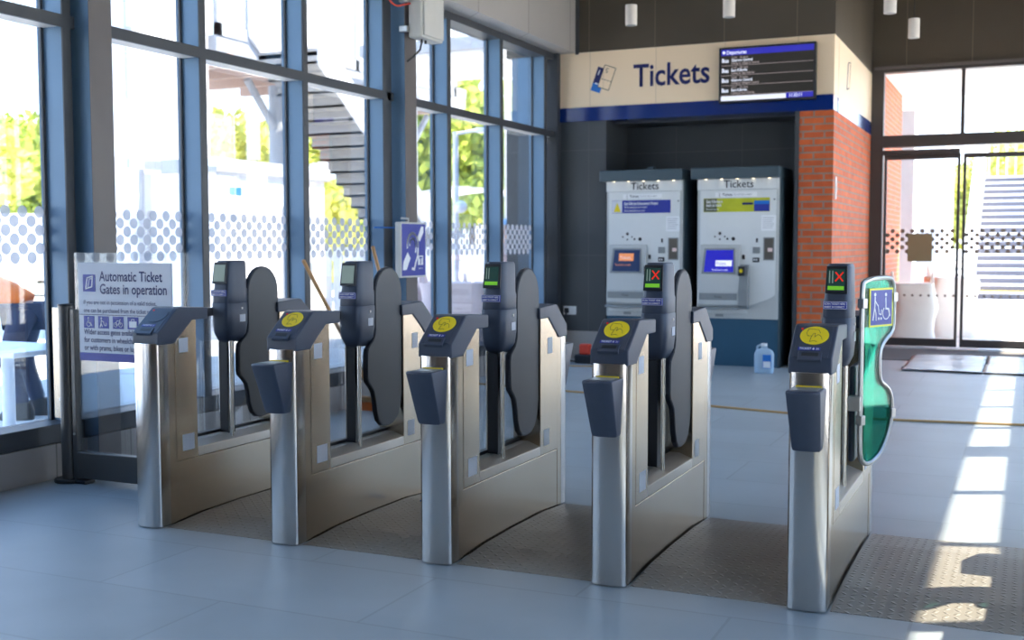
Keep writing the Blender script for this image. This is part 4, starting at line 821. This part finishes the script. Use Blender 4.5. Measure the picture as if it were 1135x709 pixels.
# ------------------------------------------------------------------ outside
def tree(x, y, h, r, lm, lab, seed, grp='trees beyond the station'):
    rnd = random.Random(seed); t = thing('tree', lab, 'tree', (x, y, -0.05), 0, grp)
    MB().cyl((0, 0, 0), (0.1, 0, h*0.5), 0.16, 0.09, 8).cyl((0.05, 0, h*0.3), (r*0.5, 0.2, h*0.62), 0.07, 0.03, 6).cyl((0.05, 0, h*0.32), (-r*0.45, -0.2, h*0.6), 0.07, 0.03, 6).build('trunk', M['bark'], t, 0, True)
    m = MB(); m.norecalc = True
    cl = [(Vector((rnd.uniform(-0.6, 0.6)*r, rnd.uniform(-0.6, 0.6)*r, h*rnd.uniform(0.32, 0.86))), r*rnd.uniform(0.35, 0.6)) for _ in range(13)]
    vs = []; fs = []
    for c, q in cl:
        for _ in range(380):
            d = Vector((rnd.gauss(0, 1), rnd.gauss(0, 1), rnd.gauss(0, 1))).normalized(); p = c + d*q*rnd.uniform(0.55, 1.08)
            a = Vector((rnd.gauss(0, 1), rnd.gauss(0, 1), rnd.gauss(0, 1))).normalized(); b_ = a.orthogonal().normalized(); s_ = rnd.uniform(0.13, 0.26)
            k = len(vs); vs += [p-a*s_, p+b_*s_*0.6, p+a*s_, p-b_*s_*0.6]; fs.append((k, k+1, k+2, k+3))
    m.verts_faces(vs, fs); m.build('crown', lm, t)
    return t
rt_ = random.Random(3)
def pol(px, dist):   # a place outside seen at a bearing: bearing in degrees left of the hall axis
    return (-dist*math.sin(math.radians(px)), dist*math.cos(math.radians(px)))
TL = [(50, 38, 5.0, 2.0), (46.6, 46, 5.8, 2.2), (39.2, 36, 5.3, 1.9), (36.6, 46, 6.8, 2.3), (34.2, 33, 3.0, 1.4), (32.0, 42, 4.0, 1.6), (29.6, 47, 8.6, 2.3), (28.2, 38, 7.2, 2.1), (26.3, 47, 9.0, 2.3), (24.6, 38, 7.4, 2.1), (22.6, 47, 8.6, 2.3)]
for i, (b, d, h, r) in enumerate(TL):
    x, y = pol(b, d); tree(x, y, h, r, M['leaf' if i % 2 else 'leaf2'], 'bright yellow-green tree %s in the left glazing view' % ['at the far left pane edge', 'just right of the leftmost tree', 'beside the white tower', 'behind the footbridge', 'under the footbridge stair', 'right of the footbridge stair', 'left of the lamp post', 'behind the lamp post', 'right of the lamp post', 'behind the helmeted person', 'nearest the ticket office'][i], 20+i)
for i, (x, y, h) in enumerate(((-5.5, 70, 7.5), (-2.6, 72, 7.2), (0.3, 70, 7.8), (3.2, 71, 7.3))):
    tree(x, y, h, 2.6, M['leaf2'], 'pale green tree on the horizon above the outside steps, %s' % ['first from the left', 'second from the left', 'third from the left', 'fourth from the left'][i], 60+i, 'trees above the outside steps')

tw = thing('lift_tower', 'tall white rendered lift tower outside the left glazing', 'tower', (-12.9, 14.1, -0.05))
bx('shaft', M['white_ext'], tw, -0.75, 0.75, -0.95, 0.95, 0, 13, bevel=0.02)
MB().cyl((0.82, -0.88, 0), (0.82, -0.88, 13), 0.06, n=12).build('downpipe', M['white_ext'], tw, 0, True)
for z in (1.5, 4.5, 7.5): bx('pipe_clip', M['grey_ext'], tw, 0.75, 0.90, -0.95, -0.80, z, z+0.08)
vt = MB(); vt.box(0, 0.02, 0, 0.3, 0, 0.25)
for i in range(4): vt.box(0.02, 0.035, 0.02, 0.28, 0.03+i*0.055, 0.05+i*0.055)
o = vt.build('vent_grille', M['grey_ext'], None); o.location = (-12.148, 13.5, 3.0); tag(o, 'small grey vent grille on the white tower', 'vent')
kk = thing('kiosk_building', 'low white flat-roofed building beneath the footbridge', 'building', (-11.4, 15.0, -0.05))
bx('walls', M['white_ext'], kk, -0.6, 0.6, -1.5, 1.3, 0, 2.45); bx('parapet', M['grey_ext'], kk, -0.68, 0.68, -1.58, 1.38, 2.45, 2.66, bevel=0.02)
dd = bx('door', M['grey_ext'], kk, 0.6, 0.63, 0.1, 0.95, 0, 2.0); bx('handle', M['rail'], dd, 0.63, 0.67, 0.82, 0.88, 0.95, 1.1)
sb = thing('notice_case', 'small white sign box with a blue stripe on the low building', 'sign', (-10.79, 13.85, 2.02)); bx('case', M['white_ext'], sb, 0.0, 0.06, -0.20, 0.20, -0.22, 0.25, bevel=0.01); bx('blue_stripe', M['cyan'], sb, 0.06, 0.065, -0.15, 0.15, 0.06, 0.18)
fb = thing('footbridge', 'pale enclosed footbridge with stair crossing behind the glazing', 'footbridge', (-13.0, 15.2, 0))
bx('deck', M['grey_ext'], fb, -1.3, 0.9, 0, 9, 4.5, 4.75)
m = MB()
for i in range(8): m.box(-1.3, 0.9, 0.3+i*1.05, 0.42+i*1.05, 4.28, 4.5)
m.build('deck_beams', M['pink'], fb)
m = MB()
for i in range(5): m.box(0.84, 0.92, 0.0+i*2.1, 0.12+i*2.1, 4.75, 7.9)
m.box(0.84, 0.92, 0, 9, 7.7, 7.9); m.box(0.84, 0.92, 0, 9, 4.75, 4.95); m.build('side_frame', M['grey_ext'], fb)
for i in range(4): bx('side_panel', M['white_ext'], fb, 0.86, 0.89, 0.14+i*2.1, 2.08+i*2.1, 4.97, 7.68)
bx('roof', M['grey_ext'], fb, -1.4, 1.2, -0.1, 9.1, 7.9, 8.05)
for y in (2.6, 7.5):
    MB().cyl((0.2, y, -0.05), (0.2, y, 4.3), 0.16, n=14).build('support_column', M['grey_ext'], fb, 0, True)
    MB().cyl((0.2, y, 3.4), (0.2, y+0.9, 4.3), 0.07).cyl((0.2, y, 3.4), (0.2, y-0.9, 4.3), 0.07).build('brace', M['grey_ext'], fb, 0, True)
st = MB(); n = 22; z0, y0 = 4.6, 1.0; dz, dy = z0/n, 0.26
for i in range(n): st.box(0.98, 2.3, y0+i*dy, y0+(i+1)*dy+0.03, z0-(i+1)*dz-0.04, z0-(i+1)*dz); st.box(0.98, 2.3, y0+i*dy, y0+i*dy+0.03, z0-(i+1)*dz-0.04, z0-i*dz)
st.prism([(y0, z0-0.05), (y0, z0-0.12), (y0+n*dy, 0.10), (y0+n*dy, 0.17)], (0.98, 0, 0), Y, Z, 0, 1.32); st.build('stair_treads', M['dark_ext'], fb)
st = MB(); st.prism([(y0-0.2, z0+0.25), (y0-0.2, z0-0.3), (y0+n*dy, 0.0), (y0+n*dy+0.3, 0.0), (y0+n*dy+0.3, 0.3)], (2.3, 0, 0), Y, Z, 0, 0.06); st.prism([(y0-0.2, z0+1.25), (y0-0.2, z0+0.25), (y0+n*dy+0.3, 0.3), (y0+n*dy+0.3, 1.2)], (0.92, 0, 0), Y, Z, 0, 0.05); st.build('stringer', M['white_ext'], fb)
pc = thing('platform_canopy', 'pale flat platform canopy on white posts beyond the glazing', 'canopy', pol(26.5, 23)+(0,))
bx('roof', M['grey_ext'], pc, -1.5, 3.6, -1.6, 1.6, 4.9, 5.15, bevel=0.03); bx('soffit', M['white_ext'], pc, -1.4, 3.5, -1.5, 1.5, 4.84, 4.9)
for x in (-1.2, 0.9, 3.0): MB().cyl((x, 0, -0.05), (x, 0, 4.85), 0.07).build('post', M['white_ext'], pc, 0, True)
lp = thing('lamp_post', 'slender white lamp post outside the left glazing', 'lamp post', pol(27.05, 17)+(-0.05,))
MB().cyl((0, 0, 0), (0, 0, 3.05), 0.05, 0.04).build('pole', M['white_ext'], lp, 0, True); MB().cyl((0, 0, 3.02), (0.38, 0.1, 3.08), 0.025).build('arm', M['white_ext'], lp, 0, True); bx('lantern', M['white_ext'], lp, 0.3, 0.6, 0.02, 0.18, 3.03, 3.10, bevel=0.02)
MB().sphere((0.10, -0.03, 1.95), 0.09).build('dome_camera', M['white_ext'], lp, 0, True); bx('camera_arm', M['grey_ext'], lp, -0.2, 0.12, -0.05, 0.0, 1.5, 1.6)
sh = thing('bus_shelter', 'white curved-roof shelter far behind the lamp post', 'shelter', pol(26.3, 27)+(-0.05,))
m = MB(); ap = [(-1.8+3.6*i/12, 2.3+0.35*math.sin(PI*i/12)) for i in range(13)]; m.prism(ap+[(p[0], p[1]+0.08) for p in reversed(ap)], (0, 0.8, 0), X, Z, 0, 1.6); m.build('roof', M['white_ext'], sh, 0, True)
for x in (-1.6, -0.5, 0.6, 1.6): bx('post', M['white_ext'], sh, x, x+0.07, -0.6, -0.53, 0, 2.35)
bx('back_panel', M['white_ext'], sh, -1.7, 1.7, -0.7, -0.66, 0.2, 1.4)
fc = thing('white_fence', 'low white panel fence beyond the sacks outside', 'fence', pol(27.5, 21)+(-0.05,))
m = MB()
for i in range(26): m.box(-3.2+i*0.25, -3.2+i*0.25+0.18, 0, 0.04, 0.1, 1.35)
m.build('pickets', M['white_ext'], fc); bx('rail', M['white_ext'], fc, -3.3, 3.4, 0.04, 0.08, 0.3, 0.4); bx('rail', M['white_ext'], fc, -3.3, 3.4, 0.04, 0.08, 1.1, 1.2)
def sack(x, y, w_, h_, lab, mt, seed, name='bulk_sack', cat='sack'):
    t = thing(name, lab, cat, (x, y, -0.05), 0.3, None)
    secs = [(z*h_, 0.02*math.sin(z*9+seed), 0, w_/2*(0.92+0.10*math.sin(z*PI)), w_/2*(0.92+0.10*math.sin(z*PI))) for z in (0, 0.05, 0.2, 0.4, 0.6, 0.8, 0.93, 1.0)]
    b = MB().loft(secs, 36, 0.42)
    for v in b.bm.verts: v.co += Vector((noise.noise(v.co*3+Vector((seed, 0, 0))), noise.noise(v.co*3+Vector((0, seed, 0))), 0))*0.05
    b.build('bag', mt, t, 0, True)
    for sx_ in (-1, 1): MB().tube([(sx_*w_*0.42, -w_*0.3, h_*0.95), (sx_*w_*0.45, -w_*0.15, h_*1.18), (sx_*w_*0.42, 0.0, h_*0.96)], 0.018).build('lifting_loop', mt, t, 0, True)
    return t
x, y = pol(27.0, 13.5); sack(x, y, 0.85, 0.95, 'pinkish bulk sack outside, right behind the ear sign', M['sack'], 1)
x, y = pol(25.4, 15.2); sack(x, y, 0.7, 0.85, 'smaller pinkish bulk sack right of the first outside', M['sack'], 4)
x, y = pol(29.8, 14.8); sack(x, y, 0.6, 0.85, 'pinkish bulk sack outside, seen left of the ear sign post', M['sack'], 8)
# far left pane: white pedestal table
tb = thing('pedestal_table', 'white pedestal table outside the far left pane', 'table', (-6.75, 6.05, -0.05))
bx('table_top', M['white_ext'], tb, -0.45, 0.45, -0.35, 0.35, 0.62, 0.66, bevel=0.01); MB().cyl((0, 0, 0.02), (0, 0, 0.62), 0.045).build('pedestal', M['white_ext'], tb, 0, True); MB().cyl((0, 0, 0), (0, 0, 0.03), 0.28, 0.24, 28).build('foot', M['white_ext'], tb, 0.005, True)
vn = thing('parked_van', 'plain white van parked beyond the far left pane', 'van', (-25.2, 23.6, -0.05), 0.6)
v = MB(); v.prism([(-2.4, 0.45), (2.2, 0.45), (2.45, 0.6), (2.45, 1.05), (1.7, 1.25), (1.25, 2.15), (1.1, 2.25), (-2.35, 2.25), (-2.4, 2.1)], (0, -0.9, 0), X, Z, 0, -1.8); v.build('body', M['white_ext'], vn, 0.05)
for a in (-1.5, 1.5):
    for b_ in (-0.9, 0.74): MB().cyl((a, b_, 0.34), (a, b_+0.16, 0.34), 0.34, n=20).build('wheel', M['black'], vn, 0.02, True)
MB().prism([(1.32, 1.25), (1.62, 1.25), (1.25, 2.0), (0.7, 2.0), (0.7, 1.25)], (0, -0.91, 0), X, Z, 0, 0.01).build('side_window', M['black'], vn)

# ---- outside the doors
stp = thing('outdoor_steps', 'wide pale flight of outdoor steps with yellow edge strips', 'steps', (-1.3, 31.5, -0.05))
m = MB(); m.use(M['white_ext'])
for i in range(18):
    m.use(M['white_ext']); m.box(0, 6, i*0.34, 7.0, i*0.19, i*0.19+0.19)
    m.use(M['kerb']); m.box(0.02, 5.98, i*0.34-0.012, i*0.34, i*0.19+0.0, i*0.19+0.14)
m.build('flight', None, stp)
for i, a in enumerate((0, 17)): bx('yellow_nosing', M['sign_y'], stp, 0, 6, a*0.34-0.02, a*0.34+0.1, a*0.19+0.19, a*0.19+0.215)
m = MB(); m.prism([(-0.3, 0), (-0.3, 1.0), (6.1, 4.45), (7, 4.45), (7, 0)], (-0.25, 0, 0), Y, Z, 0, 0.25); m.build('side_wall', M['white_ext'], stp)
m = MB()
for i in range(24): m.cyl((0.1+i*0.25, 6.7, 3.4), (0.1+i*0.25, 6.7, 4.5), 0.022, n=6)
m.cyl((0, 6.7, 4.5), (6, 6.7, 4.5), 0.035, n=8); m.build('top_railing', M['sign_y'] if False else M['rail'], stp)
for i, (x0, x1, y0, y1, h_, mt, lab, nm, cat) in enumerate(((-2.3, -1.78, 20.2, 20.9, 3.6, 'grey_ext', 'pale grey square column outside the doors beside the brick wall', 'outside_column', 'column'), (-2.6, -1.55, 24.0, 27.0, 4.2, 'white_ext', 'white rendered hut beyond the grey column', 'white_hut', 'building'))):
    t = thing(nm, lab, cat, ((x0+x1)/2, (y0+y1)/2, -0.05)); hx, hy = (x1-x0)/2, (y1-y0)/2
    bx('body', M[mt], t, -hx, hx, -hy, hy, 0, h_, bevel=0.01); bx('cap', M['white_ext'], t, -hx-0.05, hx+0.05, -hy-0.05, hy+0.05, h_, h_+0.12)
    if i: bx('door', M['grey_ext'], t, hx-0.7, hx-0.15, -hy-0.02, -hy, 0.1, 2.2)
sack(-1.52, 17.1, 0.62, 0.85, 'large white-wrapped bale standing outside the left door leaf', M['wrap'], 2, 'wrapped_bale', 'bale')
sack(-1.1, 18.6, 0.75, 0.9, 'second white-wrapped bale further out behind the first', M['wrap'], 6, 'wrapped_bale', 'bale')
fe = thing('fire_extinguisher', 'small red fire extinguisher standing outside by the steps', 'fire extinguisher', (-1.55, 28.0, -0.05))
MB().loft([(0.0, 0, 0, 0.12, 0.12), (0.55, 0, 0, 0.12, 0.12), (0.63, 0, 0, 0.06, 0.06), (0.68, 0, 0, 0.04, 0.04)], 20, 1.0).build('cylinder', M['red'], fe, 0, True); MB().tube([(0, 0, 0.68), (0.08, 0, 0.72), (0.16, 0, 0.6), (0.15, 0, 0.3)], 0.02).build('hose', M['black'], fe, 0, True)
tag(MB().box(-0.15, 0.15, -0.008, 0.008, 0, 0.36).build('posted_notice', mat('tan_notice', (0.28, 0.22, 0.12), 0.6), None), 'tan paper notice stuck on the left door glass', 'notice'); bpy.data.objects['posted_notice'].location = (-1.30, YD+0.035, 1.12)

# ------------------------------------------------------------------ people outside
def skin_mesh(name, verts, edges, radii, mt, parent, sub=2, root=0):
    me = bpy.data.meshes.new(name); me.from_pydata(verts, edges, []); ob = bpy.data.objects.new(name, me); COL.objects.link(ob)
    md = ob.modifiers.new('sk', 'SKIN'); md.use_smooth_shade = True
    for i, r in enumerate(radii): me.skin_vertices[0].data[i].radius = (r, r) if not isinstance(r, tuple) else r
    me.skin_vertices[0].data[root].use_root = True
    s_ = ob.modifiers.new('ss', 'SUBSURF'); s_.levels = sub; s_.render_levels = sub
    dg = bpy.context.evaluated_depsgraph_get(); m2 = bpy.data.meshes.new_from_object(ob.evaluated_get(dg)); bpy.data.objects.remove(ob); m2.name = name
    m2.materials.clear(); m2.materials.append(mt); o = bpy.data.objects.new(name, m2); COL.objects.link(o); o.parent = parent; return o
def person(loc, rz, label, J, top_m, leg_m, hat=None):
    p = thing('person', label, 'person', loc, rz); V_ = []; E_ = []; R2 = []
    idx = {}
    def add(n, co, r, par=None):
        idx[n] = len(V_); V_.append(co); R2.append(r)
        if par is not None: E_.append((idx[par], idx[n]))
    add('pel', J['pel'], (0.15, 0.11)); add('waist', J['waist'], (0.135, 0.10), 'pel'); add('chest', J['chest'], (0.16, 0.115), 'waist'); add('neck', J['neck'], 0.055, 'chest'); add('head0', J['head0'], 0.06, 'neck')
    add('head1', J['head1'], (0.082, 0.095), 'head0'); add('head2', J['head2'], (0.074, 0.085), 'head1')
    for s_ in ('L', 'R'):
        add('sh'+s_, J['sh'+s_], 0.062, 'chest'); add('el'+s_, J['el'+s_], 0.043, 'sh'+s_); add('wr'+s_, J['wr'+s_], 0.027, 'el'+s_)
        w0 = Vector(J['wr'+s_]); d = (w0-Vector(J['el'+s_])).normalized(); sd_ = d.orthogonal().normalized()
        pc_ = w0+d*0.05; add('pa'+s_, tuple(pc_), (0.036, 0.018), 'wr'+s_)
        for f in range(4):
            b = pc_+d*0.035+sd_*(f-1.5)*0.019; t1 = b+d*(0.035+0.006*(1.5-abs(f-1.5)))+Vector((0, 0, -0.01)); t2 = t1+d*0.025+Vector((0, 0, -0.02))
            add('f%d%s' % (f, s_), tuple(b), 0.0095, 'pa'+s_); add('g%d%s' % (f, s_), tuple(t1), 0.0085, 'f%d%s' % (f, s_)); add('h%d%s' % (f, s_), tuple(t2), 0.0075, 'g%d%s' % (f, s_))
        b = pc_-sd_*0.035; add('t0'+s_, tuple(b), 0.011, 'pa'+s_); add('t1'+s_, tuple(b+d*0.03-sd_*0.012), 0.009, 't0'+s_)
        add('hip'+s_, J['hip'+s_], 0.092, 'pel'); add('kn'+s_, J['kn'+s_], 0.06, 'hip'+s_); add('an'+s_, J['an'+s_], 0.04, 'kn'+s_); a = Vector(J['an'+s_])
        add('to'+s_, (a.x, a.y-0.15, 0.045), 0.036, 'an'+s_)
    skin_mesh('body', V_, E_, R2, M['skin'], p)
    def cloth(n, chain, rad, mt):
        vv, ee, rr = [], [], []; seen = {}
        for c in chain:
            prev = None
            for q, r in c:
                if q not in seen: seen[q] = len(vv); vv.append(J[q] if isinstance(q, str) else q); rr.append(r)
                if prev is not None: ee.append((seen[prev], seen[q]))
                prev = q
        return skin_mesh(n, vv, ee, rr, mt, p)
    jk = cloth('jacket', [[('waist', (0.165, 0.13)), ('chest', (0.19, 0.145)), ('shL', 0.085), ('elL', 0.062), ('wrL', 0.045)], [('chest', 0), ('shR', 0.085), ('elR', 0.062), ('wrR', 0.045)], [('waist', 0), ('pel', (0.17, 0.14))]], 0, top_m)
    cloth('trousers', [[('pel', (0.165, 0.13)), ('hipL', 0.11), ('knL', 0.082), ('anL', 0.065)], [('pel', 0), ('hipR', 0.11), ('knR', 0.082), ('anR', 0.065)]], 0, leg_m)
    for s_ in 'LR':
        a = Vector(J['an'+s_]); MB().loft([(0.0, a.x, a.y-0.06, 0.05, 0.14), (0.03, a.x, a.y-0.06, 0.052, 0.145), (0.075, a.x, a.y-0.04, 0.05, 0.12), (0.14, a.x, a.y, 0.055, 0.06)], 20, 0.7).build('boot', M['boots'], p, 0, True)
    h1 = Vector(J['head1']); upv = (Vector(J['head2'])-Vector(J['head0'])).normalized(); f_ = Vector(J['face']).normalized(); r_ = f_.cross(upv)
    fc_ = MB()
    fc_.sphere(h1+f_*0.105-upv*0.01, 0.016, n=10, m=6); fc_.build('nose', M['skin'], p, 0, True)
    for q in (-1, 1): MB().sphere(h1+f_*0.088+r_*q*0.033+upv*0.018, 0.011, n=10, m=6).build('eye', M['black'], p, 0, True); MB().sphere(h1+r_*q*0.088, 0.024, (0.5, 1, 1.2), n=10, m=6).build('ear', M['skin'], p, 0, True)
    MB().sphere(h1+f_*0.085-upv*0.05, 0.018, (1, 1, 0.35), n=10, m=6).build('mouth', mat('lips', (0.4, 0.15, 0.12), 0.6), p, 0, True)
    c = h1+upv*0.05
    hr = MB(); n_ = 20; vs = []; fs = []
    for i in range(8):
        t_ = i/7*PI*0.52
        for j in range(n_):
            a = 2*PI*j/n_; vs.append(c - f_*0.008 + upv*0.092*math.cos(t_) + (f_*math.cos(a)*1.08+r_*math.sin(a))*0.102*math.sin(t_))
    for i in range(7):
        for j in range(n_): fs.append((i*n_+j, i*n_+(j+1) % n_, (i+1)*n_+(j+1) % n_, (i+1)*n_+j))
    hr.verts_faces(vs, fs); ho = hr.build('hair' if not hat else 'hard_hat', hat or M['hair'], p, 0, True); so_ = ho.modifiers.new('s', 'SOLIDIFY'); so_.thickness = 0.01
    if hat:
        b = MB(); b.prism([(0.16*math.cos(2*PI*i/24)*(1.0 if abs(i-12) < 6 else 0.75), 0.13*math.sin(2*PI*i/24)) for i in range(24)], c+upv*(-0.008), -f_*1.0, r_, 0, 0.008); b.build('hat_brim', hat, p)
    return p, jk
# standing, helmet, orange trousers; faces the hall
JS = dict(pel=(0, 0, 0.96), waist=(0, 0, 1.12), chest=(0, 0.0, 1.33), neck=(0, 0, 1.49), head0=(0, -0.01, 1.55), head1=(0, -0.02, 1.63), head2=(0, -0.015, 1.71), face=(-0.6, -0.8, 0),
          shL=(0.19, 0, 1.42), elL=(0.25, 0.02, 1.14), wrL=(0.22, -0.16, 0.95), shR=(-0.19, 0, 1.42), elR=(-0.25, 0.02, 1.14), wrR=(-0.16, -0.20, 1.05), hipL=(0.10, 0, 0.90), knL=(0.11, -0.02, 0.50), anL=(0.12, 0.02, 0.09), hipR=(-0.10, 0, 0.90), knR=(-0.11, -0.03, 0.50), anR=(-0.12, 0.0, 0.09))
x, y = pol(24.45, 16.2)
person((x, y, -0.05), 0.2, 'standing person in a pale blue hard hat, pale top and orange trousers outside', JS, mat('washed_pink_top', (0.62, 0.45, 0.42), 0.8, 0, 0.3, 6), M['orange'], M['helmet'])
JB = dict(pel=(0, 0.05, 0.90), waist=(0, -0.08, 1.00), chest=(0, -0.32, 1.12), neck=(0, -0.50, 1.14), head0=(0, -0.56, 1.14), head1=(0, -0.63, 1.13), head2=(0, -0.70, 1.13), face=(0, -0.3, -0.95),
          shL=(0.19, -0.40, 1.12), elL=(0.24, -0.48, 0.86), wrL=(0.18, -0.60, 0.68), shR=(-0.19, -0.40, 1.12), elR=(-0.24, -0.48, 0.86), wrR=(-0.16, -0.62, 0.70), hipL=(0.10, 0.06, 0.84), knL=(0.12, -0.06, 0.47), anL=(0.13, 0.06, 0.09), hipR=(-0.10, 0.06, 0.84), knR=(-0.12, -0.02, 0.47), anR=(-0.13, 0.10, 0.09))
person((-7.42, 6.78, -0.05), math.radians(-62), 'bending person in an orange hi-vis jacket outside the far left pane', JB, M['orange'], M['trouser'])
